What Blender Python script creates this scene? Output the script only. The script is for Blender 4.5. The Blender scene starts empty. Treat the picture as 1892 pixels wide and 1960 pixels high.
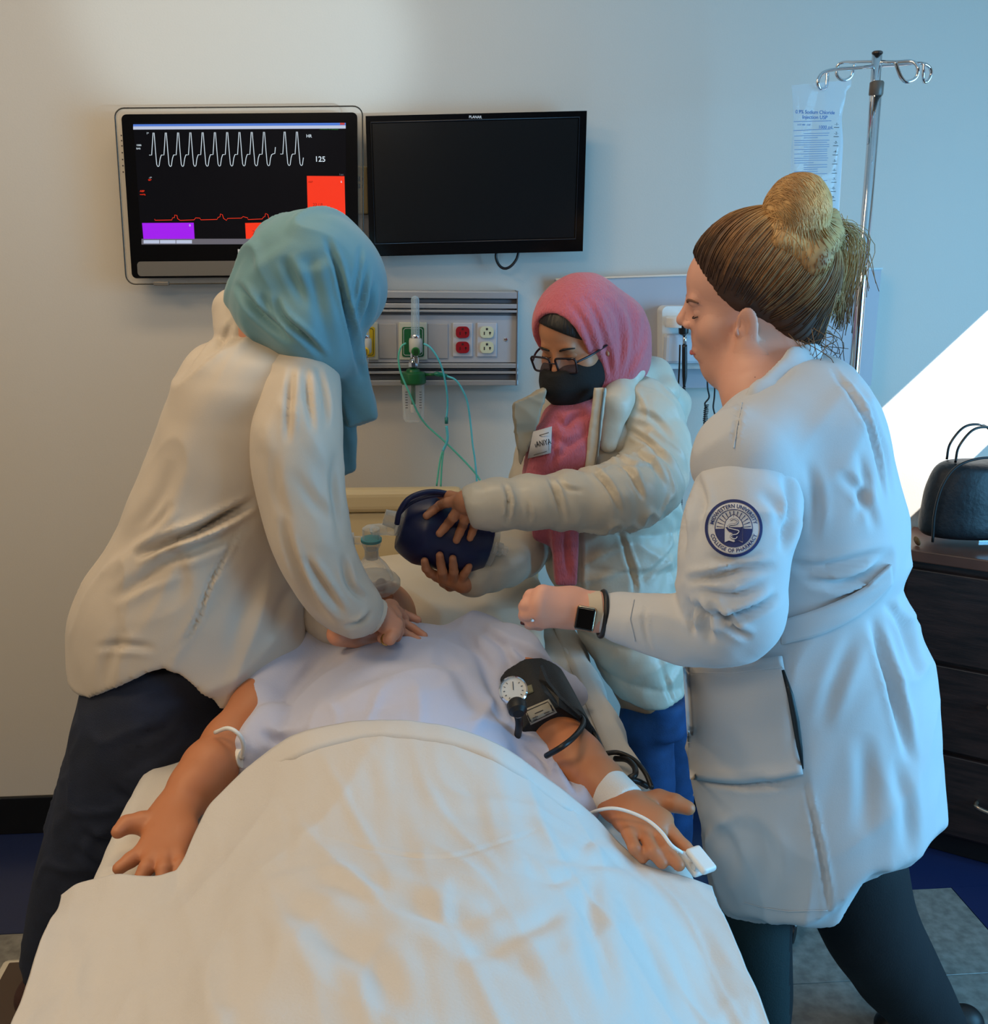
import bpy, bmesh, math, random
import numpy as np
import openvdb
from mathutils import Vector, Matrix
from mathutils.bvhtree import BVHTree

SC = bpy.context.scene
COL = SC.collection
# ------------------------------------------------------------------ camera
F = 1970.0
CAM = np.array([0.0, -2.62, 1.55])
_p, _y, _r = math.radians(90-14.2), math.radians(-5.5), math.radians(0.6)
RM = (Matrix.Rotation(_y, 3, 'Z') @ Matrix.Rotation(_p, 3, 'X') @ Matrix.Rotation(_r, 3, 'Z'))
RN = np.array(RM)
cam = bpy.data.cameras.new('camera')
cam.sensor_fit = 'HORIZONTAL'; cam.sensor_width = 36; cam.lens = F/1892*36
cam.clip_start = .05
camo = bpy.data.objects.new('camera', cam); COL.objects.link(camo)
camo.matrix_world = Matrix.Translation(Vector(CAM)) @ RM.to_4x4()
SC.camera = camo
# ------------------------------------------------------------------ world, lights, exposure
SC.view_settings.view_transform = 'Standard'
SC.view_settings.look = 'None'
SC.view_settings.exposure = -0.13
SC.view_settings.gamma = 1.0
SC.view_settings.use_curve_mapping = False
wd = bpy.data.worlds.new('world'); SC.world = wd; wd.use_nodes = True
bg = wd.node_tree.nodes['Background']
bg.inputs[0].default_value = (.38, .62, 1.0, 1); bg.inputs[1].default_value = .6

def area(name, loc, target, size, energy, col, sy=None, spread=180):
    l = bpy.data.lights.new(name, 'AREA'); l.energy = energy; l.color = col
    l.shape = 'RECTANGLE'; l.size = size; l.size_y = sy or size; l.spread = math.radians(spread)
    o = bpy.data.objects.new(name, l); COL.objects.link(o)
    o.location = loc
    o.rotation_euler = (Vector(target)-Vector(loc)).to_track_quat('-Z', 'Y').to_euler()
    return o
area('ceiling_panel_light', (-.35, -.85, 2.70), (-.35, -.85, 0), 1.2, 10, (1, .74, .44), 0.25)
area('ceiling_panel_light', (-1.45, -1.7, 2.70), (-1.4, -1.7, 0), .6, 21, (1, .70, .38), 0.6)
area('ceiling_panel_light', (-.7, -3.6, 2.70), (-.5, -3.4, 0), 1.2, 25, (1, .77, .50), .6)
area('window_daylight', (2.46, -2.0, 1.35), (0, -1.5, 1.0), 1.6, 86, (.19, .60, 1.0), 1.5)
def spot(name, loc, target, energy, ang, col, size=.03, blend=.1):
    l = bpy.data.lights.new(name, 'SPOT'); l.energy = energy; l.color = col
    l.spot_size = math.radians(ang); l.spot_blend = blend; l.shadow_soft_size = size
    o = bpy.data.objects.new(name, l); COL.objects.link(o); o.location = loc
    o.rotation_euler = (Vector(target)-Vector(loc)).to_track_quat('-Z', 'Y').to_euler()
    return o
spot('sun_beam', (12.4, -6.35, 12.06), (2.4, -.35, 2.06), 60000, 3.3, (1, .98, .94))
spot('reflected_sunlight', (2.2, -3.2, 1.3), (-.32, 0, 2.05), 330, 10, (.62, .85, 1), .05, .6)
spot('reflected_sunlight', (1.0, -3.6, 1.2), (-1.02, 0, 2.07), 260, 3.0, (.75, .92, 1), .03, .7)

# ------------------------------------------------------------------ pixel -> world
def ray(px, py):
    return RN @ np.array([(px-946)/F, -(py-980)/F, -1.0])
def W(px, py, Y):
    d = ray(px, py); return CAM + d*(Y-CAM[1])/d[1]
def WZ(px, py, Z):
    d = ray(px, py); return CAM + d*(Z-CAM[2])/d[2]
def depth(Y, py=980):
    d = ray(946, py); return (Y-CAM[1])/d[1]
def mpp(Y, py=980):          # metres per pixel
    return depth(Y, py)/F
def PIX(P):
    q = (np.asarray(P)-CAM) @ RN
    return 946+F*q[..., 0]/-q[..., 2], 980-F*q[..., 1]/-q[..., 2]
VIEW = RN @ np.array([0, 0, -1.0])      # forward
CR = RN @ np.array([1.0, 0, 0]); CU = RN @ np.array([0, 1.0, 0])
def nrm(v):
    v = np.asarray(v, float); return v/np.linalg.norm(v)

# ------------------------------------------------------------------ materials
def lin(c):
    r = []
    for v in c:
        v = v/255.0
        r.append(v/12.92 if v <= .04045 else ((v+.055)/1.055)**2.4)
    return (r[0], r[1], r[2], 1)
MATS = {}
def mat(name, col, rough=.6, metal=0, bump=0, bscale=60, var=0, vscale=3, emit=None, es=1, sss=0, spec=.5, sheen=0, alpha=1, weave=0, col2=None, stretch=None, coat=0):
    if name in MATS: return MATS[name]
    m = bpy.data.materials.new(name); m.use_nodes = True; MATS[name] = m
    nt = m.node_tree; N = nt.nodes; L = nt.links; b = N['Principled BSDF']
    c = lin(col)
    b.inputs['Base Color'].default_value = c
    b.inputs['Roughness'].default_value = rough; b.inputs['Metallic'].default_value = metal
    b.inputs['Specular IOR Level'].default_value = spec
    b.inputs['Sheen Weight'].default_value = sheen
    b.inputs['Coat Weight'].default_value = coat
    if sss:
        b.inputs['Subsurface Weight'].default_value = sss
        b.inputs['Subsurface Radius'].default_value = (1, .35, .2)
        b.inputs['Subsurface Scale'].default_value = .008
    if emit:
        b.inputs['Emission Color'].default_value = lin(emit); b.inputs['Emission Strength'].default_value = es
    if alpha < 1: b.inputs['Alpha'].default_value = alpha
    if var or bump or col2 or weave:
        tc = N.new('ShaderNodeTexCoord')
        mp = N.new('ShaderNodeMapping'); L.new(tc.outputs['Object'], mp.inputs[0])
        if stretch: mp.inputs['Scale'].default_value = stretch
    if var or col2:
        n = N.new('ShaderNodeTexNoise'); n.inputs['Scale'].default_value = vscale; n.inputs['Detail'].default_value = 5
        L.new(mp.outputs[0], n.inputs[0])
        cr = N.new('ShaderNodeValToRGB')
        c2 = lin(col2) if col2 else tuple(min(1, v*(1+var)) for v in c[:3])+(1,)
        c1 = c if col2 else tuple(v*(1-var) for v in c[:3])+(1,)
        cr.color_ramp.elements[0].color = c1; cr.color_ramp.elements[0].position = .35
        cr.color_ramp.elements[1].color = c2; cr.color_ramp.elements[1].position = .65
        L.new(n.outputs[0], cr.inputs[0]); L.new(cr.outputs[0], b.inputs['Base Color'])
    if bump or weave:
        n2 = N.new('ShaderNodeTexNoise'); n2.inputs['Scale'].default_value = bscale; n2.inputs['Detail'].default_value = 4
        L.new(mp.outputs[0], n2.inputs[0])
        bp = N.new('ShaderNodeBump'); bp.inputs['Strength'].default_value = bump or .3; bp.inputs['Distance'].default_value = .004
        L.new(n2.outputs[0], bp.inputs['Height']); L.new(bp.outputs[0], b.inputs['Normal'])
    return m
def clearmat(name, col=(235, 245, 250), a0=.10, a1=.75, rough=.08):
    if name in MATS: return MATS[name]
    m = bpy.data.materials.new(name); m.use_nodes = True; MATS[name] = m
    nt = m.node_tree; N = nt.nodes; L = nt.links; b = N['Principled BSDF']
    b.inputs['Base Color'].default_value = lin(col); b.inputs['Roughness'].default_value = rough
    b.inputs['Specular IOR Level'].default_value = .8
    lw = N.new('ShaderNodeLayerWeight'); lw.inputs[0].default_value = .35
    mr = N.new('ShaderNodeMapRange'); mr.inputs['To Min'].default_value = a0; mr.inputs['To Max'].default_value = a1
    L.new(lw.outputs['Facing'], mr.inputs[0]); L.new(mr.outputs[0], b.inputs['Alpha'])
    return m

# ------------------------------------------------------------------ objects
def meta(o, label=None, cat=None, group=None, kind=None):
    if label: o['label'] = label
    if cat: o['category'] = cat
    if group: o['group'] = group
    if kind: o['kind'] = kind
    return o
def thing(name, label, cat, loc=(0, 0, 0), group=None):
    o = bpy.data.objects.new(name, None); COL.objects.link(o); o.location = Vector(loc)
    o.empty_display_size = .05
    return meta(o, label, cat, group)
_inv = {}
def link(name, me, m=None, parent=None, smooth=False, label=None, kind=None):
    o = bpy.data.objects.new(name, me); COL.objects.link(o)
    if m:
        for mm in (m if isinstance(m, (list, tuple)) else [m]): me.materials.append(mm)
    if parent is not None:
        o.parent = parent
        off = Vector((0, 0, 0)); p = parent
        while p is not None: off += p.location; p = p.parent
        me.transform(Matrix.Translation(-off))
    if smooth: me.shade_smooth()
    if label: o['label'] = label
    if kind: o['kind'] = kind
    return o
def pyd(name, v, f, m=None, parent=None, smooth=False, label=None, kind=None, fmat=None):
    me = bpy.data.meshes.new(name); me.from_pydata([tuple(map(float, q)) for q in v], [], [tuple(map(int, q)) for q in f])
    o = link(name, me, m, parent, smooth, label, kind)
    if fmat is not None: me.polygons.foreach_set('material_index', fmat)
    return o
def box(name, c, s, m, parent=None, bev=.003, rot=None, label=None, kind=None, seg=2):
    bm = bmesh.new(); bmesh.ops.create_cube(bm, size=1)
    bmesh.ops.scale(bm, vec=Vector(s), verts=bm.verts)
    if bev: bmesh.ops.bevel(bm, geom=bm.edges[:], offset=min(bev, min(s)*.45), segments=seg, affect='EDGES', profile=.5)
    if rot is not None: bmesh.ops.transform(bm, matrix=rot.to_4x4(), verts=bm.verts)
    bmesh.ops.translate(bm, vec=Vector(c), verts=bm.verts)
    me = bpy.data.meshes.new(name); bm.to_mesh(me); bm.free()
    return link(name, me, m, parent, False, label, kind)
def wbox(name, x0, y0, x1, y1, Yf, d, m, parent=None, bev=.003, label=None, kind=None):
    """box whose front face lies on plane Y=Yf and spans those photo pixels, d metres deep"""
    a, b = W(x0, (y0+y1)/2, Yf), W(x1, (y0+y1)/2, Yf); t, u = W((x0+x1)/2, y0, Yf), W((x0+x1)/2, y1, Yf)
    return box(name, ((a[0]+b[0])/2, Yf+d/2, (t[2]+u[2])/2), (abs(b[0]-a[0]), d, abs(t[2]-u[2])), m, parent, bev, None, label, kind)
def catmull(P, n=6):
    P = [np.asarray(p, float) for p in P]
    if len(P) < 3: return P
    Q = [2*P[0]-P[1]]+P+[2*P[-1]-P[-2]]; out = []
    for i in range(1, len(Q)-2):
        for k in range(n):
            t = k/n; a, b, c, d = Q[i-1:i+3]
            out.append(.5*((2*b)+(-a+c)*t+(2*a-5*b+4*c-d)*t*t+(-a+3*b-3*c+d)*t**3))
    out.append(P[-1]); return out
def tubegeo(pts, r, seg=8, closed=False, V=None, Fc=None):
    V = [] if V is None else V; Fc = [] if Fc is None else Fc
    n = len(pts); rs = r if hasattr(r, '__len__') else [r]*n
    base = len(V); up = np.array([0.13, .21, .97])
    prev = None
    for i, p in enumerate(pts):
        a = pts[max(0, i-1)]; b = pts[min(n-1, i+1)]
        if closed: a = pts[(i-1) % n]; b = pts[(i+1) % n]
        t = nrm(b-a+1e-9)
        u = np.cross(t, up if prev is None else prev[1]); u = nrm(u) if np.linalg.norm(u) > 1e-4 else nrm(np.cross(t, [1, .1, 0]))
        w = np.cross(u, t); prev = (u, w)
        for k in range(seg):
            an = 2*math.pi*k/seg; V.append(p+rs[i]*(math.cos(an)*u+math.sin(an)*w))
    m = n if closed else n-1
    for i in range(m):
        j = (i+1) % n
        for k in range(seg):
            k2 = (k+1) % seg
            Fc.append((base+i*seg+k, base+i*seg+k2, base+j*seg+k2, base+j*seg+k))
    if not closed:
        Fc.append(tuple(base+k for k in range(seg))[::-1]); Fc.append(tuple(base+(n-1)*seg+k for k in range(seg)))
    return V, Fc
def tube(name, pts, r, m, parent=None, seg=8, smooth=6, closed=False, label=None, kind=None):
    if smooth and len(pts) > 2:
        n0 = len(pts)
        if closed: pp = catmull(list(pts)+[pts[0]], smooth)[:-1]
        else: pp = catmull(pts, smooth)
        if hasattr(r, '__len__'): r = list(np.interp(np.linspace(0, n0-1, len(pp)), range(n0), r))
        pts = pp
    pts = [np.asarray(p, float) for p in pts]
    V, Fc = tubegeo(pts, r, seg, closed)
    return pyd(name, V, Fc, m, parent, True, label, kind)
def lathe(name, prof, o, ax, m, parent=None, seg=24, label=None, closed=False):
    """profile [(r, h)] turned about the axis ax through o"""
    ax = nrm(ax); u = nrm(np.cross(ax, [.3, .9, .1])); w = np.cross(ax, u); o = np.asarray(o, float)
    V = []; Fc = []
    for r, h in prof:
        for k in range(seg):
            a = 2*math.pi*k/seg; V.append(o+ax*h+r*(math.cos(a)*u+math.sin(a)*w))
    for i in range(len(prof)-1):
        for k in range(seg):
            k2 = (k+1) % seg; Fc.append((i*seg+k, i*seg+k2, (i+1)*seg+k2, (i+1)*seg+k))
    if not closed:
        if prof[0][0] > 1e-5: Fc.append(tuple(range(seg))[::-1])
        if prof[-1][0] > 1e-5: Fc.append(tuple((len(prof)-1)*seg+k for k in range(seg)))
    ob = pyd(name, V, Fc, m, parent, False, label)
    ob.data.shade_smooth()
    try: ob.data.set_sharp_from_angle(angle=math.radians(40))
    except Exception: pass
    return ob
def text(name, s, px, py, hpx, Y, m, parent=None, align='LEFT', extrude=.0003, rot=0, bold=0, o3=None, sx=1.0):
    cu = bpy.data.curves.new(name, 'FONT'); cu.body = s; cu.size = hpx*mpp(Y, py)/.70; cu.extrude = extrude
    cu.align_x = align; cu.offset = bold*cu.size; cu.resolution_u = 3
    t = bpy.data.objects.new('tmp', cu); me = bpy.data.meshes.new_from_object(t)
    bpy.data.objects.remove(t)
    p = W(px, py, Y) if o3 is None else o3
    me.transform(Matrix.Translation(Vector(p)) @ Matrix.Rotation(rot, 4, 'Y') @ Matrix.Rotation(math.pi/2, 4, 'X') @ Matrix.Diagonal((sx, 1, 1, 1)))
    return link(name, me, m, parent)
def ribbon(name, px, w, Y, m, parent=None):
    """flat line drawn on a screen: px points on plane Y, width w px"""
    V = []; Fc = []; h = w*mpp(Y)/2; P = [W(x, y, Y) for x, y in px]
    for i, p in enumerate(P):
        a = P[max(0, i-1)]; b = P[min(len(P)-1, i+1)]; t = nrm(b-a); n = np.array([-t[2], 0, t[0]])
        V += [p+n*h, p-n*h]
    for i in range(len(P)-1): Fc.append((2*i, 2*i+1, 2*i+3, 2*i+2))
    return pyd(name, V, Fc, m, parent)
def patch(name, px, Y, m, parent=None):
    return pyd(name, [W(x, y, Y) for x, y in px], [tuple(range(len(px)))[::-1]], m, parent)

# ------------------------------------------------------------------ noise
_perm = np.random.RandomState(7).permutation(4096).astype(np.int64)
_grad = np.random.RandomState(3).normal(size=(4096, 3)); _grad /= np.linalg.norm(_grad, axis=1)[:, None]
def pn(P, seed=0):
    P = np.asarray(P)+seed*17.31; I = np.floor(P).astype(np.int64); f = P-I
    u = f*f*f*(f*(f*6-15)+10); out = 0
    for dx in (0, 1):
        wx = u[:, 0] if dx else 1-u[:, 0]
        for dy in (0, 1):
            wy = u[:, 1] if dy else 1-u[:, 1]
            for dz in (0, 1):
                wz = u[:, 2] if dz else 1-u[:, 2]
                h = _perm[(_perm[(_perm[(I[:, 0]+dx) & 4095]+I[:, 1]+dy) & 4095]+I[:, 2]+dz) & 4095]
                g = _grad[h]; out = out+wx*wy*wz*(g[:, 0]*(f[:, 0]-dx)+g[:, 1]*(f[:, 1]-dy)+g[:, 2]*(f[:, 2]-dz))
    return out
def aniso(P, axis, fa, fc, seed=0):
    """noise stretched along axis: low frequency fa along it, fc across"""
    ax = nrm(axis); al = P @ ax
    Q = (P-np.outer(al, ax))*fc+np.outer(al, ax)*fa
    warp = pn(P*3.0, seed+5)[:, None]*.6
    return pn(Q+warp, seed)
def ridged(n): return np.clip(1-np.abs(n)*5, 0, 1)**1.5
def wrinkle(P, axis, fa, fc, seed): return ridged(aniso(P, axis, fa, fc, seed))*np.clip(pn(P*4.0, seed+50)*2.2+.5, 0, 1)

# ------------------------------------------------------------------ signed distance modelling
def _bb(pts, r): 
    pts = np.array(pts); return pts.min(0)-r, pts.max(0)+r
def cap(a, b, ra, rb=None, k=.02, n=None, sq=1.0, op='+'):
    a = np.asarray(a, float); b = np.asarray(b, float); rb = ra if rb is None else rb
    ba = b-a; L2 = max(float(ba@ba), 1e-9)
    if n is not None:
        n = np.asarray(n, float); n = nrm(n-ba*(n@ba)/L2) if np.linalg.norm(ba) > 1e-6 else nrm(n)
    def f(x, y, z):
        X, Y, Z = x-a[0], y-a[1], z-a[2]
        t = np.clip((X*ba[0]+Y*ba[1]+Z*ba[2])/L2, 0, 1)
        X, Y, Z = X-t*ba[0], Y-t*ba[1], Z-t*ba[2]
        d2 = X*X+Y*Y+Z*Z; r = ra+(rb-ra)*t
        if n is not None and sq != 1:
            q = X*n[0]+Y*n[1]+Z*n[2]; d2 = d2-q*q+(q/sq)**2
            return (np.sqrt(np.maximum(d2, 0))-r)*min(1, sq)
        return np.sqrt(np.maximum(d2, 0))-r
    lo, hi = _bb([a, b], max(ra, rb)*max(1, sq)); return (lo, hi, f, op, k)
def ell(c, r, R=None, k=.02, op='+'):
    c = np.asarray(c, float); r = np.asarray(r, float); R = np.eye(3) if R is None else np.asarray(R)
    def f(x, y, z):
        X, Y, Z = x-c[0], y-c[1], z-c[2]
        q = [X*R[0, i]+Y*R[1, i]+Z*R[2, i] for i in range(3)]
        k0 = np.sqrt(sum((q[i]/r[i])**2 for i in range(3))); k1 = np.sqrt(sum((q[i]/r[i]**2)**2 for i in range(3)))
        return k0*(k0-1)/np.maximum(k1, 1e-6)
    e = np.sqrt(((R*r)**2).sum(1)); return (c-e, c+e, f, op, k)
def rbx(c, h, R=None, rr=.01, k=.01, op='+'):
    c = np.asarray(c, float); h = np.asarray(h, float)-rr; R = np.eye(3) if R is None else np.asarray(R)
    def f(x, y, z):
        X, Y, Z = x-c[0], y-c[1], z-c[2]
        q = [np.abs(X*R[0, i]+Y*R[1, i]+Z*R[2, i])-h[i] for i in range(3)]
        o = np.sqrt(sum(np.maximum(v, 0)**2 for v in q)); return o+np.minimum(np.maximum(np.maximum(q[0], q[1]), q[2]), 0)-rr
    e = np.abs(R) @ (h+rr); return (c-e, c+e, f, op, k)
def hermite(xs, ys, x):
    xs = np.asarray(xs, float); ys = np.asarray(ys, float); m = np.gradient(ys, xs) if len(xs) > 2 else np.full(len(xs), (ys[-1]-ys[0])/(xs[-1]-xs[0]))
    i = np.clip(np.searchsorted(xs, x)-1, 0, len(xs)-2); h = xs[i+1]-xs[i]; t = np.clip((x-xs[i])/h, 0, 1)
    return (2*t**3-3*t**2+1)*ys[i]+(t**3-2*t**2+t)*h*m[i]+(-2*t**3+3*t**2)*ys[i+1]+(t**3-t**2)*h*m[i+1]
def loft(sl, k=.03, axis=2, endr=.02, fold=None, op='+'):
    """stack of elliptical slices (s, uc, vc, a, b): s along axis, u and v the two others"""
    sl = sorted(sl); A = np.array(sl, float); s = A[:, 0]
    ia = [i for i in range(3) if i != axis]
    def f(x, y, z):
        c = [x, y, z]; S = c[axis]; u = c[ia[0]]; v = c[ia[1]]
        s1 = S.ravel() if S.size == max(S.shape) else S
        vals = [hermite(s, A[:, i], np.clip(s1, s[0], s[-1])).reshape(S.shape) for i in range(1, 5)]
        du, dv = (u-vals[0]), (v-vals[1]); a = np.maximum(vals[2], .005); b = np.maximum(vals[3], .005)
        rr = np.sqrt((du/a)**2+(dv/b)**2)
        d = (rr-1)*np.minimum(a, b)
        # better estimate
        k1 = np.sqrt((du/a**2)**2+(dv/b**2)**2); d = rr*(rr-1)/np.maximum(k1, 1e-6)
        if fold is not None: d = d-fold(np.arctan2(dv/b, du/a), S)
        e = np.maximum(s[0]-S, S-s[-1])+endr
        h = np.clip(.5+.5*(d-e)/endr, 0, 1)
        return e*(1-h)+d*h+endr*h*(1-h)
    m = A[:, 3:5].max()+.03
    lo = np.zeros(3); hi = np.zeros(3); lo[axis] = s[0]; hi[axis] = s[-1]
    for j, i in enumerate(ia): lo[i] = (A[:, 1+j]-A[:, 3+j]).min()-.03; hi[i] = (A[:, 1+j]+A[:, 3+j]).max()+.03
    return (lo, hi, f, op, k)
def cutf(f, k=.004): return (None, None, f, 'c', k)
def sdfmesh(prims, res):
    los = [p[0] for p in prims if p[3] == '+']; his = [p[1] for p in prims if p[3] == '+']
    lo = np.min(los, 0)-4*res; hi = np.max(his, 0)+4*res
    n = np.ceil((hi-lo)/res).astype(int)+1
    ax = [(lo[i]+res*np.arange(n[i])).astype(np.float32) for i in range(3)]
    G = np.full(n, 1.0, np.float32)
    for plo, phi, f, op, k in prims:
        if op == 'c':
            d = f(ax[0][:, None, None], ax[1][None, :, None], ax[2][None, None, :]); G[:] = np.maximum(G, d); continue
        mg = k+3*res
        i0 = np.clip(np.floor((plo-mg-lo)/res).astype(int), 0, n-1); i1 = np.clip(np.ceil((phi+mg-lo)/res).astype(int)+1, 1, n)
        if (i1 <= i0).any(): continue
        x = ax[0][i0[0]:i1[0]][:, None, None]; y = ax[1][i0[1]:i1[1]][None, :, None]; z = ax[2][i0[2]:i1[2]][None, None, :]
        d = f(x, y, z); sl = tuple(slice(i0[i], i1[i]) for i in range(3)); g = G[sl]
        d = np.broadcast_to(d, g.shape)
        kk = max(k, 1e-4)
        if op == '+':
            h = np.clip(.5+.5*(g-d)/kk, 0, 1); G[sl] = g*(1-h)+d*h-kk*h*(1-h)
        else:
            d = -d; h = np.clip(.5+.5*(d-g)/kk, 0, 1); G[sl] = g*(1-h)+d*h+kk*h*(1-h)
    w = 3*res
    g = openvdb.FloatGrid(); g.background = w
    g.copyFromArray(np.clip(G, -w, w).astype(np.float32))
    P, T, Q = g.convertToPolygons(isovalue=0.0, adaptivity=0.0)
    P = P*res+lo
    return P, Q
def vnormals(P, Q):
    a = P[Q[:, 2]]-P[Q[:, 0]]; b = P[Q[:, 3]]-P[Q[:, 1]]; fn = np.cross(a, b)
    N = np.zeros_like(P)
    for i in range(4): np.add.at(N, Q[:, i], fn)
    return N/np.maximum(np.linalg.norm(N, axis=1), 1e-12)[:, None]
def orient(P, Q):
    a, b, c, d = (P[Q[:, i]] for i in range(4)); o = P.mean(0)
    vol = (np.cross(b-a, c-a)*(a-o)).sum()+(np.cross(c-a, d-a)*(a-o)).sum()
    return Q if vol > 0 else Q[:, ::-1]
def build(name, prims, res, m, parent=None, disp=None, extra=None, label=None, fmat=None, relax=1, keep=None):
    P, Q = sdfmesh(prims, res)
    P = P.astype(np.float64); Q = orient(P, np.asarray(Q, np.int64))
    for _ in range(relax):
        S = np.zeros_like(P); cnt = np.zeros(len(P))
        for i in range(4):
            j = (i+1) % 4
            np.add.at(S, Q[:, i], P[Q[:, j]]); np.add.at(cnt, Q[:, i], 1)
            np.add.at(S, Q[:, j], P[Q[:, i]]); np.add.at(cnt, Q[:, j], 1)
        P = P*.5+.5*S/np.maximum(cnt, 1)[:, None]
    if disp is not None:
        N = vnormals(P, Q); P = P+N*disp(P, N)[:, None]
    if extra:
        for prims2, res2 in extra:
            P2, Q2 = sdfmesh(prims2, res2); P2 = P2.astype(np.float64); Q2 = orient(P2, np.asarray(Q2, np.int64))
            Q = np.vstack([Q, Q2+len(P)]); P = np.vstack([P, P2])
    me = bpy.data.meshes.new(name)
    me.vertices.add(len(P)); me.vertices.foreach_set('co', P.ravel())
    me.loops.add(len(Q)*4); me.loops.foreach_set('vertex_index', Q.ravel().astype(np.int32))
    me.polygons.add(len(Q)); me.polygons.foreach_set('loop_start', np.arange(len(Q), dtype=np.int32)*4)
    me.update(); me.validate()
    o = link(name, me, m, parent, True, label)
    if fmat is not None:
        c = P[Q].mean(1); me.polygons.foreach_set('material_index', fmat(c).astype(np.int32))
    o_bvh[name+str(len(o_bvh))] = None
    o['_k'] = 0; del o['_k']
    o_geo[o.name] = (P, Q)
    return o
o_bvh = {}; o_geo = {}
def bvh(o):
    P, Q = o_geo[o.name]
    return BVHTree.FromPolygons([Vector(p) for p in P], [tuple(map(int, q)) for q in Q])
def bvhs(*os):
    V = []; Fc = []
    for o in os:
        P, Q = o_geo[o.name]; Fc += [tuple(int(i)+len(V) for i in q) for q in Q]; V += [Vector(p) for p in P]
    return BVHTree.FromPolygons(V, Fc)
def hit(bv, px, py, off=0.0, default=None):
    d = Vector(ray(px, py)).normalized(); o = Vector(CAM)
    loc, n, i, dist = bv.ray_cast(o, d)
    if loc is None: return (default if default is not None else None)
    return np.array(loc-d*off)
def decal(name, bv, grid, off, thick, m, parent=None, Y=None, smooth=True, label=None, lift=None):
    """cloth or print lying on a surface: every grid node sits where its sight line meets the surface"""
    nu = len(grid); nv = len(grid[0]); V = []; last = None
    for i in range(nu):
        for j in range(nv):
            h = hit(bv, *grid[i][j], off)
            if h is None: h = W(grid[i][j][0], grid[i][j][1], last[1] if last is not None else (Y or -1))
            if lift is not None: h = h-nrm(ray(*grid[i][j]))*lift(i/(nu-1), j/(nv-1))
            last = h; V.append(h)
    n = len(V); d = nrm(VIEW)*thick; V2 = [v+d for v in V]; Fc = []
    for i in range(nu-1):
        for j in range(nv-1):
            a = i*nv+j; q = (a, a+1, a+nv+1, a+nv); Fc.append(q); Fc.append(tuple(k+n for k in q[::-1]))
    per = [j for j in range(nv)]+[i*nv+nv-1 for i in range(1, nu)]+[(nu-1)*nv+j for j in range(nv-2, -1, -1)]+[i*nv for i in range(nu-2, 0, -1)]
    for a, b in zip(per, per[1:]+per[:1]): Fc.append((b, a, a+n, b+n))
    o = pyd(name, V+V2, Fc, m, parent, smooth, label)
    return o
def quadgrid(c, nu, nv):
    """bilinear pixel grid from corners tl, tr, br, bl"""
    tl, tr, br, bl = [np.array(q, float) for q in c]
    return [[tuple((1-u)*((1-v)*tl+v*tr)+u*((1-v)*bl+v*br)) for v in np.linspace(0, 1, nv)] for u in np.linspace(0, 1, nu)]
def chain(pts, k=.02, puff=None, sub=4):
    """limb through (px, py, Y, half width px, depth ratio)"""
    P = [W(p[0], p[1], p[2]) for p in pts]; R = [p[3]*mpp(p[2], p[1]) for p in pts]; S = [p[4] if len(p) > 4 else 1 for p in pts]
    Q = catmull([np.append(np.append(p, r), s) for p, r, s in zip(P, R, S)], sub); out = []
    L = 0
    for a, b in zip(Q[:-1], Q[1:]):
        l = np.linalg.norm(b[:3]-a[:3]); ra, rb = a[3], b[3]
        if puff:
            g = lambda s: puff[1]*(abs(math.sin(math.pi*s/puff[0]))**.6-.7)
            ra += g(L); rb += g(L+l)
        L += l
        out.append(cap(a[:3], b[:3], ra, rb, k, n=VIEW, sq=a[4]))
    return out
def slices(rows, ex=0):
    """(y, xl, xr, Y, b) photo rows -> loft slices along Z"""
    out = []
    for y, xl, xr, Y, b in rows:
        c = W((xl+xr)/2, y, Y); a = (xr-xl)/2*mpp(Y, y); out.append((c[2], c[0], Y, a+ex, b+ex))
    return out
def creases(P, N, lst):
    """valley/ridge lines given as pixel polylines: (pts, amp m, width px)"""
    x, y = PIX(P); tot = np.zeros(len(P)); fac = ((N @ -VIEW) > .05)
    for pts, amp, w in lst:
        p = np.array(catmull([np.array(q, float) for q in pts], 5) if len(pts) > 2 else pts, float); best = np.full(len(P), 1e9); tt = np.zeros(len(P)); sd = np.zeros(len(P))
        m = fac & (x > p[:, 0].min()-3*w) & (x < p[:, 0].max()+3*w) & (y > p[:, 1].min()-3*w) & (y < p[:, 1].max()+3*w)
        idx = np.where(m)[0]
        if len(idx) == 0: continue
        X, Yy = x[idx], y[idx]; b = best[idx]; t_ = tt[idx]; s_ = sd[idx]
        for i in range(len(p)-1):
            d = p[i+1]-p[i]; L = max(d@d, 1e-6); t = np.clip(((X-p[i, 0])*d[0]+(Yy-p[i, 1])*d[1])/L, 0, 1)
            ex, ey = X-p[i, 0]-t*d[0], Yy-p[i, 1]-t*d[1]; dist = np.hypot(ex, ey); u = dist < b
            b = np.where(u, dist, b); t_ = np.where(u, (i+t)/(len(p)-1), t_); s_ = np.where(u, np.sign(ex*d[1]-ey*d[0]), s_)
        q = b/w; prof = -np.exp(-q*q)+.55*np.exp(-((q-1.5)/.9)**2)*(s_ > 0)+.25*np.exp(-((q-1.5)/.9)**2)*(s_ <= 0)
        tot[idx] += amp*(1 if w < 11 else .62)*prof*np.sin(np.pi*np.clip(t_, .0, 1))
    return tot
def frame(f, up=(0, 0, 1), roll=0):
    """columns: right-hand x (person's left-right), y forward, z up"""
    f = nrm(f); x = nrm(np.cross(f, up)); z = np.cross(x, f)
    c, s = math.cos(roll), math.sin(roll); x2 = x*c+z*s; z2 = -x*s+z*c
    return np.stack([x2, f, z2], 1)
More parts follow.
